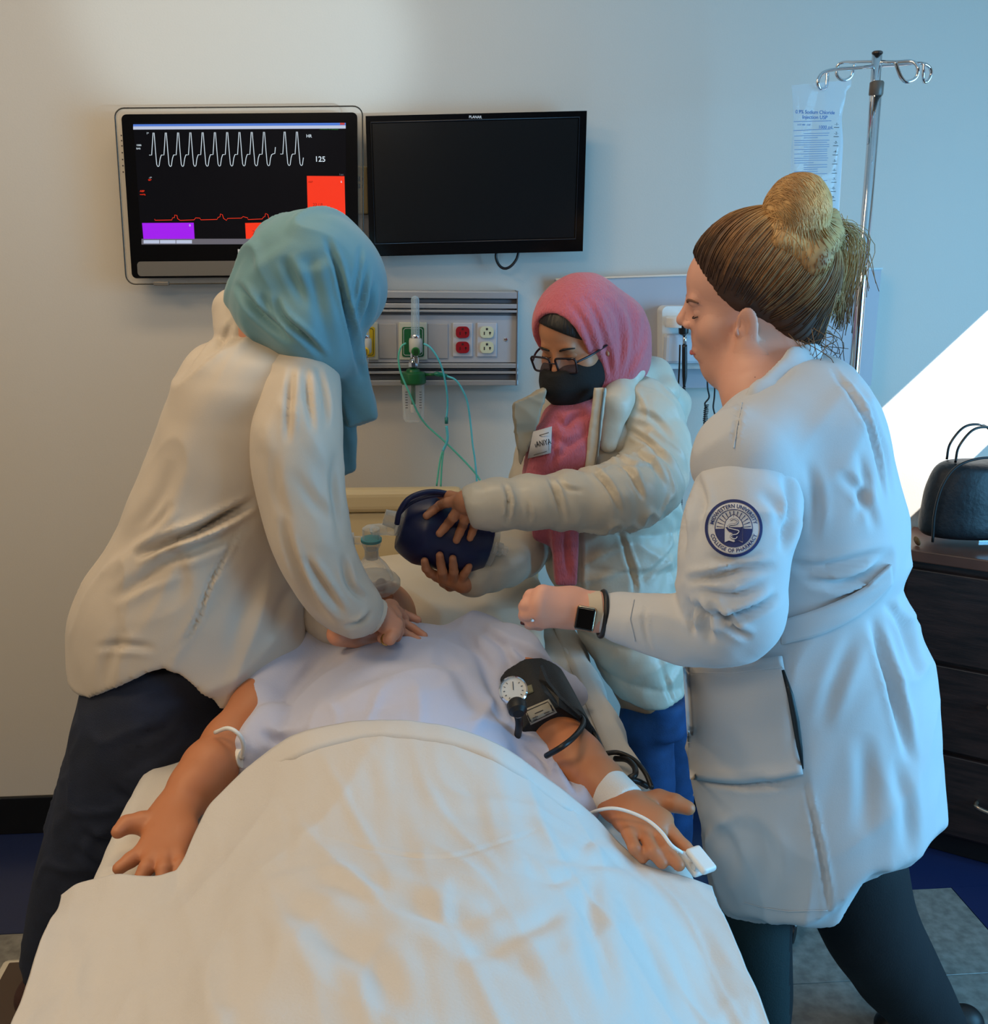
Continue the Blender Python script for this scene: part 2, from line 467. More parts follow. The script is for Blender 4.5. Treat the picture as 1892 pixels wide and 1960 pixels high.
# ================================================================== materials of the place
M_wall = mat('wall_paint', (203, 196, 186), .55, bump=.06, bscale=220)
M_ceil = mat('ceiling_paint', (225, 222, 215), .8)
M_white = mat('white_plastic', (225, 225, 222), .35)
M_grey = mat('grey_laminate', (172, 172, 178), .45)
M_alu = mat('brushed_aluminium', (176, 178, 182), .38, .55, stretch=(1, 1, 60), bump=.05, bscale=30)
M_alud = mat('aluminium_groove', (96, 98, 104), .5, .4)
M_chrome = mat('chrome', (225, 225, 228), .08, 1)
M_steel = mat('stainless_steel', (190, 190, 192), .18, 1)
M_blk = mat('black_gloss', (9, 9, 11), .12, spec=.5)
M_blkm = mat('black_matt', (14, 14, 16), .5)
M_rub = mat('black_rubber', (18, 18, 20), .42)
M_clear = clearmat('clear_plastic')
M_glass = clearmat('clear_tube', (200, 225, 240), .22, .85, .05)
M_clearg = clearmat('frosted_plastic', (225, 228, 225), .3, .85, .25)
M_base = mat('black_vinyl_base', (12, 12, 13), .3)
M_txtd = mat('dark_print', (25, 22, 30), .6)
M_txtw = mat('white_print', (220, 220, 222), .5)
M_blue_txt = mat('blue_print', (25, 90, 160), .6)

# ================================================================== room shell
def struct(name, c, s, m, bev=0, parent=None):
    o = box(name, c, s, m, parent, bev)
    if parent is None: o['kind'] = 'structure'
    return o
XL, XR, YF, ZC = -2.2, 2.4, -4.7, 2.75
struct('wall_back', ((XL+XR)/2, .06, ZC/2), (XR-XL+.2, .12, ZC), M_wall)
struct('wall_left', (XL-.06, YF/2, ZC/2), (.12, -YF, ZC), M_wall)
struct('wall_front', ((XL+XR)/2, YF-.06, ZC/2), (XR-XL+.2, .12, ZC), mat('dim_room_wall', (70, 62, 58), .6))  # unseen wall, coloured dark so the chrome and screens mirror a dim room
struct('ceiling', ((XL+XR)/2, YF/2, ZC+.05), (XR-XL+.2, -YF+.24, .1), M_ceil)
# right wall with a large window, and an unseen slot added to shape the sun patch
wr = bpy.data.objects.new('wall_right', None); COL.objects.link(wr); wr['kind'] = 'structure'
def wpanel(y0, y1, z0, z1):
    box('wall_panel', (XR+.01, (y0+y1)/2, (z0+z1)/2), (.02, y1-y0, z1-z0), M_wall, wr, 0)
wpanel(YF, -3.15, 0, ZC); wpanel(-3.15, -.85, 0, .4); wpanel(-3.15, -.85, 2.3, ZC)
wpanel(-.85, -.71, 0, ZC); wpanel(-.71, -.02, 0, 1.87); wpanel(-.71, -.02, 2.265, ZC); wpanel(-.02, 0, 0, ZC)
M_frame = mat('window_aluminium', (120, 122, 126), .4, .6)
def window(name, y0, y1, z0, z1, bars):
    w = bpy.data.objects.new(name, None); COL.objects.link(w); w.location = (XR, (y0+y1)/2, z0); w['kind'] = 'structure'
    for yy in [y0+.015, y1-.015]+[y0+(y1-y0)*k/bars for k in range(1, bars)]:
        box('mullion', (XR+.03, yy, (z0+z1)/2), (.03, .03, z1-z0), M_frame, w, .002)
    for zz in (z0+.015, z1-.015): box('window_frame', (XR+.03, (y0+y1)/2, zz), (.03, y1-y0, .03), M_frame, w, .002)
window('window_1', -3.15, -.85, .4, 2.3, 3)
# floor: slab, blue border and grey tiles
M_fblue = mat('blue_vinyl', (27, 38, 74), .32, var=.12, vscale=300)
M_fgrey = mat('grey_vinyl_tile', (120, 118, 112), .22, var=.22, vscale=38, bump=.03, bscale=90)
M_joint = mat('floor_joint', (58, 58, 58), .7)
fl = struct('floor', ((XL+XR)/2, YF/2, -.03), (XR-XL+.2, -YF+.24, .05), M_joint)
box('vinyl_border', ((XL+XR)/2, -.222, -.0025), (XR-XL, .444, .005), M_fblue, fl, 0)
box('vinyl_border', ((1.385+XR)/2, (-.445+YF)/2, -.0025), (XR-1.385, -YF-.445, .005), M_fblue, fl, 0)
tl = .6096
_tile = None
gx0, gy0 = .775-tl*5, -.758
for i in range(7):
    for j in range(-1, 7):
        x0, x1 = gx0+i*tl, gx0+(i+1)*tl; y1, y0 = gy0-j*tl, gy0-(j+1)*tl
        x0, x1, y0, y1 = max(x0, XL), min(x1, 1.384), max(y0, YF), min(y1, -.445)
        if x1-x0 < .02 or y1-y0 < .02: continue
        full = abs(x1-x0-tl) < 1e-3 and abs(y1-y0-tl) < 1e-3
        c = ((x0+x1)/2, (y0+y1)/2, -.0025); s = (x1-x0-.002, y1-y0-.002, .005)
        if full and _tile is not None:
            o = _tile.copy(); COL.objects.link(o); o.location = (c[0]-_tile['cx'], c[1]-_tile['cy'], 0); o.parent = fl
        else:
            o = box('floor_tile', c, s, M_fgrey, fl, .0006, seg=1)
            if full: _tile = o; _tile['cx'] = c[0]; _tile['cy'] = c[1]
for o in COL.objects:
    if 'cx' in o: del o['cx'], o['cy']
struct('baseboard_back', ((XL+XR)/2, -.006, .055), (XR-XL, .012, .11), M_base, .003)
struct('baseboard_left', (XL+.006, YF/2, .055), (.012, -YF, .11), M_base, .003)
struct('baseboard_right', (XR-.006, YF/2, .055), (.012, -YF, .11), M_base, .003)

# ================================================================== left patient monitor
YM = -.075
mon = thing('patient_monitor', 'lit wall monitor showing a white heart trace with red and purple boxes', 'monitor', W(460, 360, YM))
def rounded(x0, y0, x1, y1, r, n=6, sag=0):
    P = []
    for cx, cy, a0 in ((x1-r, y0+r, -90), (x1-r, y1-r, 0), (x0+r, y1-r, 90), (x0+r, y0+r, 180)):
        for k in range(n+1):
            a = math.radians(a0+90*k/n); P.append((cx+r*math.cos(a), cy+r*math.sin(a)))
    return P
def plate(name, px, Yf, d, m, parent, label=None):
    """solid plate with a pixel outline"""
    a = [W(x, y, Yf) for x, y in px]; b = [p+np.array([0, d, 0]) for p in a]; n = len(a)
    Fc = [tuple(range(n))[::-1], tuple(range(n, 2*n))]+[(i, (i+1) % n, (i+1) % n+n, i+n) for i in range(n)]
    o = pyd(name, a+b, Fc, m, parent, False, label)
    bm = bmesh.new(); bm.from_mesh(o.data); bmesh.ops.recalc_face_normals(bm, faces=bm.faces); bm.to_mesh(o.data); bm.free()
    return o
def warp(P):   # the monitor's sides lean with its mount
    return [(x+(y-203)*.068*(1-(x-222)/470*.9)-3, y+10*(1-((x-222)/475)*1.0)*0+(x-222)/475*-4+3) for x, y in P]
M_rim = clearmat('acrylic_rim', (215, 208, 196), .10, .5, .1)
M_silver = mat('silver_plastic', (120, 114, 106), .35, .3)
plate('acrylic_frame', warp(rounded(222, 204, 697, 541, 18)), YM+.006, .02, M_rim, mon)
tube('frame_edge', [W(x, y, YM+.006) for x, y in warp(rounded(222, 204, 697, 541, 18))], .0016, mat('edge_dark', (70, 66, 60), .2, .4), mon, 6, 0, True)
plate('bezel', warp(rounded(234, 216, 687, 530, 10)), YM, .028, M_blk, mon)
plate('speaker_bar', warp(rounded(246, 498, 682, 526, 7)), YM-.002, .004, M_silver, mon)
plate('back_housing', warp(rounded(300, 250, 640, 480, 8)), YM+.026, .049, M_blkm, mon)
wbox('rim_latch', 294, 539, 323, 547, YM+.002, .014, M_silver, mon, .002)
YS = YM-.001
scr = patch('screen', [(255, 234), (662, 232), (664, 467), (271, 470)], YS, mat('lit_screen', (8, 8, 10), .06, emit=(20, 20, 26), es=.35), mon)
E = lambda n, c, s=1.0: mat(n, (0, 0, 0), .5, emit=c, es=s)
e_white, e_red, e_pur, e_gry, e_blu, e_grn, e_dred = E('glow_white', (215, 230, 240)), E('glow_red', (255, 48, 8)), E('glow_purple', (165, 0, 245)), E('glow_grey', (100, 98, 108)), E('glow_blue', (70, 120, 215)), E('glow_green', (20, 110, 40)), E('glow_dark_red', (150, 15, 5))
Y1, Y2 = YS-.0006, YS-.0012
patch('title_bar', [(255, 238), (662, 235), (662, 240), (255, 242)], Y1, e_blu, scr)
patch('menu_bar', [(255, 242), (662, 240), (662, 246), (255, 248)], Y1, E('glow_pale', (190, 200, 225)), scr)
patch('close_button', [(651, 235), (660, 235), (660, 239), (651, 239)], Y2, E('glow_rose', (190, 60, 60)), scr)
patch('task_bar', [(271, 457), (590, 457), (590, 467), (271, 468)], Y1, e_gry, scr)
for k in range(3):
    patch('button', [(275+k*31.3, 459.5), (305+k*31.3, 459.5), (305+k*31.3, 466), (275+k*31.3, 466)], Y2, E('glow_pale', (190, 200, 225)), scr)
beat = [(0, 425), (17, 425), (23, 330), (26, 270), (34, 270), (44, 400), (52, 490), (58, 503), (63, 505), (69, 500), (76, 450), (83, 428)]
def cp(x, y): return (200+x/3.638, 180+y/3.638)
pts = []
for k in range(10): pts += [cp(312+85.5*k+x, y-3*k/5) for x, y in beat]
pts += [cp(1172, 418), cp(1187, 414), cp(1191, 370)]
ribbon('heart_trace', pts, 1.1, Y1, e_white, scr)
pts = []
for k in range(2): pts += [cp(1226+85.5*k+x*.98, y-7) for x, y in beat]
ribbon('heart_trace', pts[:-1], 1.1, Y1, e_white, scr)
pts = [(350, 870), (352, 879), (470, 877), (474, 862), (488, 860), (490, 842), (505, 845), (510, 868), (528, 880), (625, 876), (635, 862), (665, 864), (672, 876), (785, 873), (792, 858), (805, 855), (808, 835), (822, 840), (830, 866), (850, 880), (858, 866), (955, 864), (965, 853), (998, 862), (1000, 874), (1100, 870), (1108, 856), (1118, 854), (1122, 832), (1138, 838), (1145, 866), (1160, 872), (1168, 862), (1205, 862)]
ribbon('pressure_trace', [cp(x, y) for x, y in pts], .9, Y1, e_red, scr)
ribbon('pressure_trace', [cp(1240, 860), cp(1244, 868), cp(1355, 864), cp(1362, 853), cp(1385, 856)], .9, Y1, e_red, scr)
patch('alarm_box', [cp(1410, 570), cp(1672, 572), cp(1680, 886), cp(1418, 886)], Y1, e_red, scr)
patch('alarm_box', [cp(980, 898), cp(1330, 890), cp(1330, 1005), cp(986, 1008)], Y1, e_red, scr)
patch('reading_box', [cp(262, 898), cp(622, 896), cp(628, 1010), cp(272, 1012)], Y1, e_pur, scr)
text('reading', '23 / 8', *cp(1030, 978), 7.5, Y2, e_dred, scr)
text('reading', '23 / 8', *cp(1452, 780), 5.5, Y2, e_dred, scr)
text('reading', '125', *cp(1465, 470), 9.5, Y1, e_white, scr, bold=.01)
text('caption', 'HR', *cp(1406, 302), 5.5, Y1, e_white, scr, bold=.01)
text('caption', '6', *cp(1645, 618), 4, Y2, e_white, scr); text('caption', '6', *cp(1302, 912), 4, Y2, e_white, scr); text('caption', '0', *cp(590, 922), 4, Y2, e_white, scr)
text('caption', 'ABP', *cp(1420, 618), 3.5, Y2, e_dred, scr)
text('caption', '1000', *cp(222, 362), 3.2, Y1, e_white, scr); text('caption', 'BAR', *cp(222, 385), 3, Y1, e_white, scr)
text('caption', '1*', *cp(292, 280), 3.4, Y1, e_white, scr); text('caption', '-1*', *cp(310, 588), 3, Y1, e_white, scr)
text('caption', '00*', *cp(305, 604), 3, Y1, e_red, scr); text('caption', 'ABP', *cp(247, 682), 3.4, Y1, e_red, scr); text('caption', 'mmHg', *cp(247, 703), 2.6, Y1, e_red, scr)
text('caption', 'connected to simulator', *cp(1500, 247), 2.6, Y1, e_grn, scr)
text('caption', '1sec', *cp(1635, 566), 3.4, Y1, e_gry, scr)
text('badge_lettering', 'msi', 455, 485, 11, YM-.001, M_txtw, mon, bold=.03, sx=1.5)
for k, y in enumerate((258, 268, 278, 291, 304, 316, 328)): wbox('touch_icon', 231+k*.6, y, 233.5+k*.6, y+2.5, YM+.005, .001, M_txtd, mon, 0)

# ================================================================== right blank monitor
tv = thing('wall_monitor', 'switched-off black flat wall monitor beside the lit one', 'monitor', W(910, 350, YM))
outl = [(700, 222), (1124, 212), (1116, 481), (708, 491)]
def inset(q, l, t, r, b): (a, c, d, e) = q; return [(a[0]+l, a[1]+t), (c[0]-r, c[1]+t), (d[0]-r, d[1]-b), (e[0]+l, e[1]-b)]
plate('bezel', outl, YM, .02, M_blk, tv)
plate('back_housing', inset(outl, 60, 40, 60, 40), YM+.018, .057, M_blkm, tv)
q = inset(outl, 10, 12, 14, 24)
M_scr = mat('dark_screen', (17, 18, 20), .22)
plate('screen', inset(outl, 13, 15, 17, 27), YM-.0015, .002, M_scr, tv)
tube('screen_edge', [W(x, y, YM-.001) for x, y in q], .0014, mat('bezel_edge', (44, 46, 52), .2), tv, 6, 0, True)
text('badge_lettering', 'PLANAR', 898, 226, 4.6, YM-.001, M_txtw, tv, bold=.02)
tube('power_cable', [W(x, y, YM+.03) for x, y in ((951, 478), (950, 494), (957, 509), (968, 514), (980, 508), (990, 494), (994, 476))], .0034, M_rub, tv)
# raceway seen between the monitors
rc = thing('power_raceway', 'narrow beige wall outlet strip seen between the two monitors', 'outlet', W(690, 400, -.03))
wbox('outlet_plate', 660, 318, 704, 409, -.03, .03, mat('ivory_plastic', (190, 170, 125), .4), rc)
wbox('raceway_channel', 640, 409, 708, 560, -.02, .02, M_grey, rc)
for y in (338, 352): wbox('socket_slot', 687, y, 690, y+8, -.032, .003, M_txtd, rc, 0); wbox('socket_slot', 693, y+2, 695, y+8, -.032, .003, M_txtd, rc, 0)

# ================================================================== medical headwall rail
YH = -.055
hw = thing('headwall_unit', 'grey aluminium bedhead service panel with gas outlets and power sockets', 'headwall', W(820, 650, YH))
def hbar(y0, y1, yf, d, m, name='rail_bar', x0=640, x1=992): return wbox(name, x0, y0, x1, y1, yf, d, m, hw, .0015)
wbox('back_plate', 640, 556, 988, 737, -.03, .03, M_alu, hw)
hbar(558, 571, YH, .055, M_alu); hbar(572, 580, YH+.014, .04, M_alud, 'groove'); hbar(581, 590, YH, .05, M_alu); hbar(593, 598, YH, .05, M_alu); hbar(598, 603, YH+.012, .04, M_alud, 'groove')
hbar(603, 694, YH+.012, .04, mat('panel_grey', (165, 168, 176), .5), 'face_panel', 640, 990)
hbar(696, 705, YH, .05, M_alu); hbar(706, 710, YH+.012, .03, M_alud, 'groove'); hbar(711, 716, YH, .05, M_alu); hbar(717, 727, YH+.012, .04, M_alud, 'groove'); hbar(728, 738, YH, .05, M_alu)
wbox('end_cap', 989, 557, 992, 738, YH-.001, .056, mat('end_cap_grey', (120, 122, 128), .4, .5), hw, .001)
YP = YH+.012
for x0, x1 in ((726, 760), (820, 858)):
    wbox('blank_cover', x0, 620, x1, 686, YP-.003, .004, mat('panel_grey2', (158, 158, 162), .5), hw, .001)
def duplex(x, m, mslot):
    p = wbox('socket_plate', x-19, 618, x+19, 683, YP-.004, .005, mat('panel_grey3', (182, 184, 192), .45), hw, .002)
    for y in (636, 665):
        s = plate('receptacle', rounded(x-13, y-11, x+13, y+11, 8), YP-.009, .006, m, p)
        wbox('slot', x-6, y-1, x-4, y+5, YP-.0094, .001, mslot, s, 0) if False else None
        wbox('ground_hole', x-2, y-8, x+2, y-4, YP-.0095, .001, mslot, p, 0)
        wbox('slot', x-6, y-1, x-4, y+5, YP-.0095, .001, mslot, p, 0); wbox('slot', x+4, y, x+8, y+2, YP-.0095, .001, mslot, p, 0); wbox('slot', x+5, y-1, x+6.5, y+5, YP-.0095, .001, mslot, p, 0)
duplex(886, mat('red_receptacle', (150, 22, 34), .3), mat('red_slot', (70, 8, 14), .5))
duplex(932.5, mat('ivory_receptacle', (205, 208, 178), .3), M_txtd)
lathe('screw', [(.0001, -.002), (.004, -.001), (.005, .001)], W(968.5, 650, YP-.001), (0, 1, 0), M_chrome, hw, 12)
def gas(x, colm, dark):
    f = wbox('gas_outlet_frame', x-27, 617, x+27, 689, YP-.006, .007, mat('outlet_frame', (190, 192, 178), .5), hw, .002)
    plate('gas_label', rounded(x-21, 626, x+21, 683, 4), YP-.008, .002, colm, f)
    tube('label_border', [W(a, b, YP-.0085) for a, b in rounded(x-18, 629, x+18, 680, 4)], .0006, dark, f, 4, 0, True)
gas(791, mat('gas_green', (14, 92, 52), .4), M_txtw)
gas(697, mat('gas_yellow', (206, 176, 30), .4), M_txtd)

# flowmeters
def flow(name, label, x, knobm, y_top, xb):
    t = thing(name, label, 'flowmeter', W(x, 650, YP-.03))
    o = W(x, 648, YP-.04)
    k = mpp(YP)
    base = W(x, 660, YP-.04); tp = W(x, y_top+30, YP-.04)
    hgt = (W(x, y_top, YP-.04)-W(x, 646, YP-.04))[2]
    z0 = W(x, 646, YP-.04)
    lathe('outer_tube', [(.0105, 0), (.0105, .02), (.0098, hgt*.92), (.007, hgt*.97), (.0015, hgt)], z0, (0, 0, 1), M_glass, t, 20, closed=True)
    lathe('inner_tube', [(.004, 0), (.004, hgt*.93)], z0, (0, 0, 1), M_glass, t, 12)
    lathe('collar', [(.0112, -.004), (.0118, -.002), (.0118, .006), (.011, .007)], z0, (0, 0, 1), M_chrome, t, 20)
    lathe('valve_body', [(.0125, 0), (.0155, .004), (.016, .03), (.0145, .036)], z0+np.array([0, 0, -.038]), (0, 0, 1), mat('valve_white', (205, 208, 205), .35), t, 20)
    lathe('inlet_stem', [(.008, 0), (.008, .03)], z0+np.array([0, .04, -.02]), (0, -1, 0), M_chrome, t, 16)
    kb = lathe('control_knob', [(.0095, 0), (.0105, .003), (.0105, .012), (.009, .014)], z0+np.array([0, -.014, -.032]), (0, -1, 0), knobm, t, 18)
    for dx in (-.004, 0, .004): box('knob_ridge', z0+np.array([dx, -.0295, -.032]), (.0012, .003, .014), M_txtd, kb, .0003)
    lathe('outlet_stem', [(.009, -.02), (.009, -.006), (.006, -.004), (.006, .0)], z0+np.array([0, 0, -.042]), (0, 0, 1), M_chrome, t, 16)
    return t, z0
ox, oz = flow('oxygen_flowmeter', 'oxygen flowmeter with clear tube and green knob above the humidifier bottle', 795.5, mat('knob_green', (40, 120, 60), .4), 566, 0)
vac, vz = flow('vacuum_flowmeter', 'flowmeter with yellow knob on the yellow gas outlet by the teal headscarf', 699, mat('knob_yellow', (225, 190, 40), .4), 566, 0)
# humidifier
M_hg = mat('humidifier_green', (20, 96, 52), .35)
hb = thing('humidifier_bottle', 'clear humidifier bottle with green lid hanging under the oxygen flowmeter', 'bottle', W(791, 805, -.1))
hc = W(791, 700, YP-.04)
def zz(y): return W(791, y, YP-.04)[2]-hc[2]
lathe('connector_nut', [(.009, zz(704)), (.012, zz(702)), (.012, zz(694)), (.009, zz(692)), (.007, zz(685)), (.007, zz(676))], hc, (0, 0, 1), M_chrome, hb, 8)
lathe('lid', [(.004, zz(704)), (.016, zz(707)), (.018, zz(711)), (.030, zz(713)), (.0315, zz(717)), (.0315, zz(732)), (.028, zz(735))][::-1], hc, (0, 0, 1), M_hg, hb, 28)
lathe('jar', [(.0275, zz(732)), (.0275, zz(760)), (.026, zz(800)), (.022, zz(806)), (.001, zz(807))][::-1], hc, (0, 0, 1), M_clear, hb, 28, closed=True)
lathe('diffuser_tube', [(.0055, zz(730)), (.0055, zz(775))][::-1], hc, (0, 0, 1), M_hg, hb, 12)
lathe('diffuser_tip', [(.0075, zz(774)), (.0075, zz(789))][::-1], hc, (0, 0, 1), M_txtw, hb, 12)
for k in range(7):
    for s in (-1, 1): box('level_mark', hc+np.array([s*.017, -.0225, zz(748+k*5)]), (.006, .001, .0012), M_txtd, hb, 0)
ls = W(815, 717, YP-.045)
tube('outlet_spout', [ls, W(833, 717, YP-.05)], .0035, M_hg, hb, 10, 0)
tube('tube_adapter', [W(831, 716, YP-.05), W(838, 716, YP-.05), W(856, 720, YP-.05)], [.003, .0062, .0048], mat('teal_adapter', (10, 120, 100), .35), hb, 12)
# oxygen tubing
M_tube = clearmat('green_tubing', (95, 215, 195), .75, .95, .15)
M_tube2 = clearmat('blue_tubing', (90, 215, 240), .75, .95, .15)
ot = thing('oxygen_tubing', 'thin pale green oxygen tubing looping from the humidifier down behind the bed', 'tubing', W(860, 800, -.09))
tb = lambda name, px, m, r=.0024: tube(name, [W(x, y, Yy) for x, y, Yy in px], r, m, ot, 8)
tb('loop_tube', [(777, 657, -.115), (768, 664, -.12), (763, 685, -.12), (768, 715, -.12), (785, 755, -.12), (800, 790, -.11), (818, 815, -.1), (848, 842, -.1), (885, 878, -.1), (912, 908, -.1), (925, 930, -.1)], M_tube)
tb('loop_tube', [(812, 658, -.1), (824, 665, -.11), (838, 685, -.115), (848, 710, -.115), (855, 745, -.11), (857, 775, -.1), (855, 800, -.1)], M_tube2)
tb('feed_tube', [(856, 720, -.105), (872, 727, -.11), (885, 745, -.11), (895, 770, -.105), (901, 810, -.1), (905, 850, -.1), (910, 885, -.1), (914, 935, -.1)], M_tube2)
tb('y_tube', [(855, 815, -.1), (857, 835, -.1), (855, 848, -.1), (848, 863, -.1)], M_tube2, .0034)
tb('y_collar', [(855, 799, -.1), (855, 811, -.1)], mat('teal_collar', (20, 125, 125), .35), .0045)
tb('bed_tube', [(847, 864, -.1), (842, 885, -.1), (836, 930, -.1)], M_tube); tb('bed_tube', [(849, 864, -.1), (846, 890, -.1), (844, 932, -.1)], M_tube)

# ================================================================== diagnostic wall board
YB = -.035
wb = thing('diagnostic_board', 'wide pale grey wall board behind the women, carrying the otoscope station', 'wall board', W(1380, 640, YB))
plate('board_face', [(1066, 536), (1688, 515), (1668, 738), (1064, 746)], YB, .035, mat('board_grey', (172, 172, 180), .45), wb)
wbox('board_trim', 1062, 533, 1690, 536, YB-.003, .038, M_white, wb, .001) if False else tube('board_trim', [W(1064, 535, YB), W(1690, 514, YB)], .003, M_white, wb, 6, 0)
for x, y in ((1571, 629),): lathe('screw', [(.0001, -.003), (.004, -.002), (.005, 0)], W(x, y, YB), (0, 1, 0), M_chrome, wb, 10)
wbox('dark_clip', 1134, 540, 1156, 552, YB-.012, .012, M_blkm, wb)
st = thing('otoscope_station', 'white wall station holding black diagnostic handles, behind the middle woman', 'medical device', W(1320, 640, YB-.04))
plate('station_body', rounded(1268, 586, 1420, 706, 12), YB-.05, .05, M_white, st)
wbox('lower_cover', 1275, 640, 1410, 697, YB-.075, .03, mat('station_blue', (196, 204, 214), .35), st, .008)
lathe('handle_cradle', [(.034, 0), (.036, .008), (.034, .022), (.028, .026)], W(1300, 626, YB-.08), (0, 0, 1), M_white, st, 24)
lathe('cuff_holder', [(.034, 0), (.036, .008), (.034, .022), (.028, .026)], W(1392, 630, YB-.08), (0, 0, 1), M_white, st, 24)
M_hnd = mat('handle_black', (16, 16, 18), .35)
def handle(label, x, head):
    t = thing('otoscope' if x < 1340 else 'ophthalmoscope', label, 'medical instrument', W(x, 660, -.13))
    Yh = -.135
    tube('grip', [W(x, 660, Yh), W(x, 690, Yh), W(x, 720, Yh), W(x-1, 740, Yh)], [.0062, .0065, .006, .003], M_hnd, t, 12)
    tube('chrome_neck', [W(x, 640, Yh), W(x, 661, Yh)], .005, M_chrome, t, 12, 0)
    if head: lathe('head', [(.004, 0), (.012, .006), (.013, .03), (.006, .042)], W(x-2, 642, Yh), (-.1, -.2, 1), M_hnd, t, 16)
    return t
handle('black diagnostic handle with dark round head, in the left cradle', 1311, True)
handle('black diagnostic handle seen below the chin of the woman in the lab coat', 1378, True)
def cord(label, px, rr=.0042):
    P = [W(x, y, yy) for x, y, yy in px]
    t = thing('coiled_cord', label, 'cord', P[0])
    Q = catmull(P, 10); L = [0]
    for a, b in zip(Q[:-1], Q[1:]): L.append(L[-1]+np.linalg.norm(b-a))
    n = int(L[-1]/.0011); C = []
    qs = np.array(Q); s = np.linspace(0, L[-1], n)
    pc = np.stack([np.interp(s, L, qs[:, i]) for i in range(3)], 1)
    for i in range(n):
        a = s[i]/.0042*2*math.pi/1.0; C.append(pc[i]+rr*np.array([math.cos(a), math.sin(a), 0]))
    V, Fc = tubegeo(C, .0013, 4); pyd('coil', V, Fc, M_rub, t, True)
    return t
cord('black coiled cord hanging left, between the middle woman and the lab coat', [(1310, 740, -.12), (1312, 800, -.11), (1308, 860, -.1), (1305, 930, -.09), (1302, 1010, -.09)])
cord('short thick coil of black cord above the lab coat shoulder', [(1353, 775, -.12), (1351, 800, -.12), (1350, 835, -.12), (1348, 900, -.1)], .0058)
def wire(px, label):
    o = tube('plain_cord', [W(x, y, -.125) for x, y in px], .0022, M_rub, None, 8); meta(o, label, 'cord')
wire([(1355, 700), (1355, 740), (1358, 760), (1350, 772), (1353, 780)], 'short straight black cord leading into the thick coil')
wire([(1369, 735), (1368, 760), (1366, 780), (1370, 800), (1364, 812), (1364, 850)], 'thin black cord hanging from the right diagnostic handle')
wire([(1302, 660), (1301, 700), (1299, 745), (1300, 790)], 'thin black cord behind the left diagnostic handle')

# ================================================================== IV pole and bag
YI = -.42
iv = thing('iv_pole', 'chrome drip stand with four curled hooks behind the woman in the lab coat', 'drip stand', WZ(1640, 1550, 0))
pt, pb = W(1676, 102, YI), W(1676, 102, YI); px0 = pt[0]
tp = W(1678, 178, YI); bt = W(1634, 730, YI)
dr = nrm(bt-tp); foot = tp+dr*(tp[2]/-dr[2])
iv.location = Vector(foot); 
tube('inner_pole', [tp+np.array([0, 0, -.1]), W(1680, 102, YI)], .0125*.82, M_chrome, iv, 20, 0)
tube('outer_pole', [tp, tp+dr*.5, foot+np.array([0, 0, .06])], .0115, M_chrome, iv, 20, 0)
lathe('lock_collar', [(.0125, 0), (.0145, .003), (.0145, .026), (.0125, .029)], W(1677, 184, YI), (0, 0, 1), mat('collar_grey', (105, 92, 82), .4), iv, 20)
lathe('top_cap', [(.011, 0), (.011, .003), (.009, .005)], W(1680, 103, YI), (0, 0, 1), mat('cap_grey', (80, 66, 60), .3, .5), iv, 16)
for k in range(5):
    a = math.radians(72*k+20); tube('leg', [foot+np.array([0, 0, .07]), foot+np.array([.06*math.cos(a), .06*math.sin(a), .07]), foot+np.array([.24*math.cos(a), .24*math.sin(a), .045])], .010, M_steel, iv, 8, 2)
    c = foot+np.array([.24*math.cos(a), .24*math.sin(a), .022]); lathe('caster', [(.012, -.009), (.021, -.008), (.021, .008), (.012, .009)], c, (math.sin(a), -math.cos(a), 0), M_rub, iv, 14)
hp = lambda px: [W(x, y, yy) for x, y, yy in px]
tube('hook', hp([(1675, 127, YI), (1640, 130, YI-.03), (1600, 133, YI-.07), (1576, 140, YI-.09), (1566, 156, YI-.1), (1571, 170, YI-.095), (1581, 168, YI-.08), (1584, 152, YI-.075), (1584, 138, YI-.07)]), .0037, M_chrome, iv, 10)
tube('hook', hp([(1675, 118, YI), (1640, 119, YI+.05), (1614, 120, YI+.09), (1603, 128, YI+.1), (1603, 145, YI+.1), (1615, 154, YI+.1), (1629, 148, YI+.1), (1634, 133, YI+.1), (1637, 124, YI+.1)]), .0035, M_chrome, iv, 10)
tube('hook', hp([(1682, 118, YI), (1715, 119, YI-.04), (1745, 118, YI-.07), (1757, 128, YI-.08), (1755, 148, YI-.08), (1738, 157, YI-.08), (1727, 150, YI-.08), (1719, 132, YI-.08), (1715, 119, YI-.08)]), .0037, M_chrome, iv, 10)
tube('hook', hp([(1682, 127, YI), (1720, 125, YI+.05), (1760, 121, YI+.09), (1778, 127, YI+.1), (1783, 140, YI+.1), (1778, 154, YI+.1), (1770, 157, YI+.1), (1768, 145, YI+.09), (1769, 120, YI+.09)]), .0036, M_chrome, iv, 10)
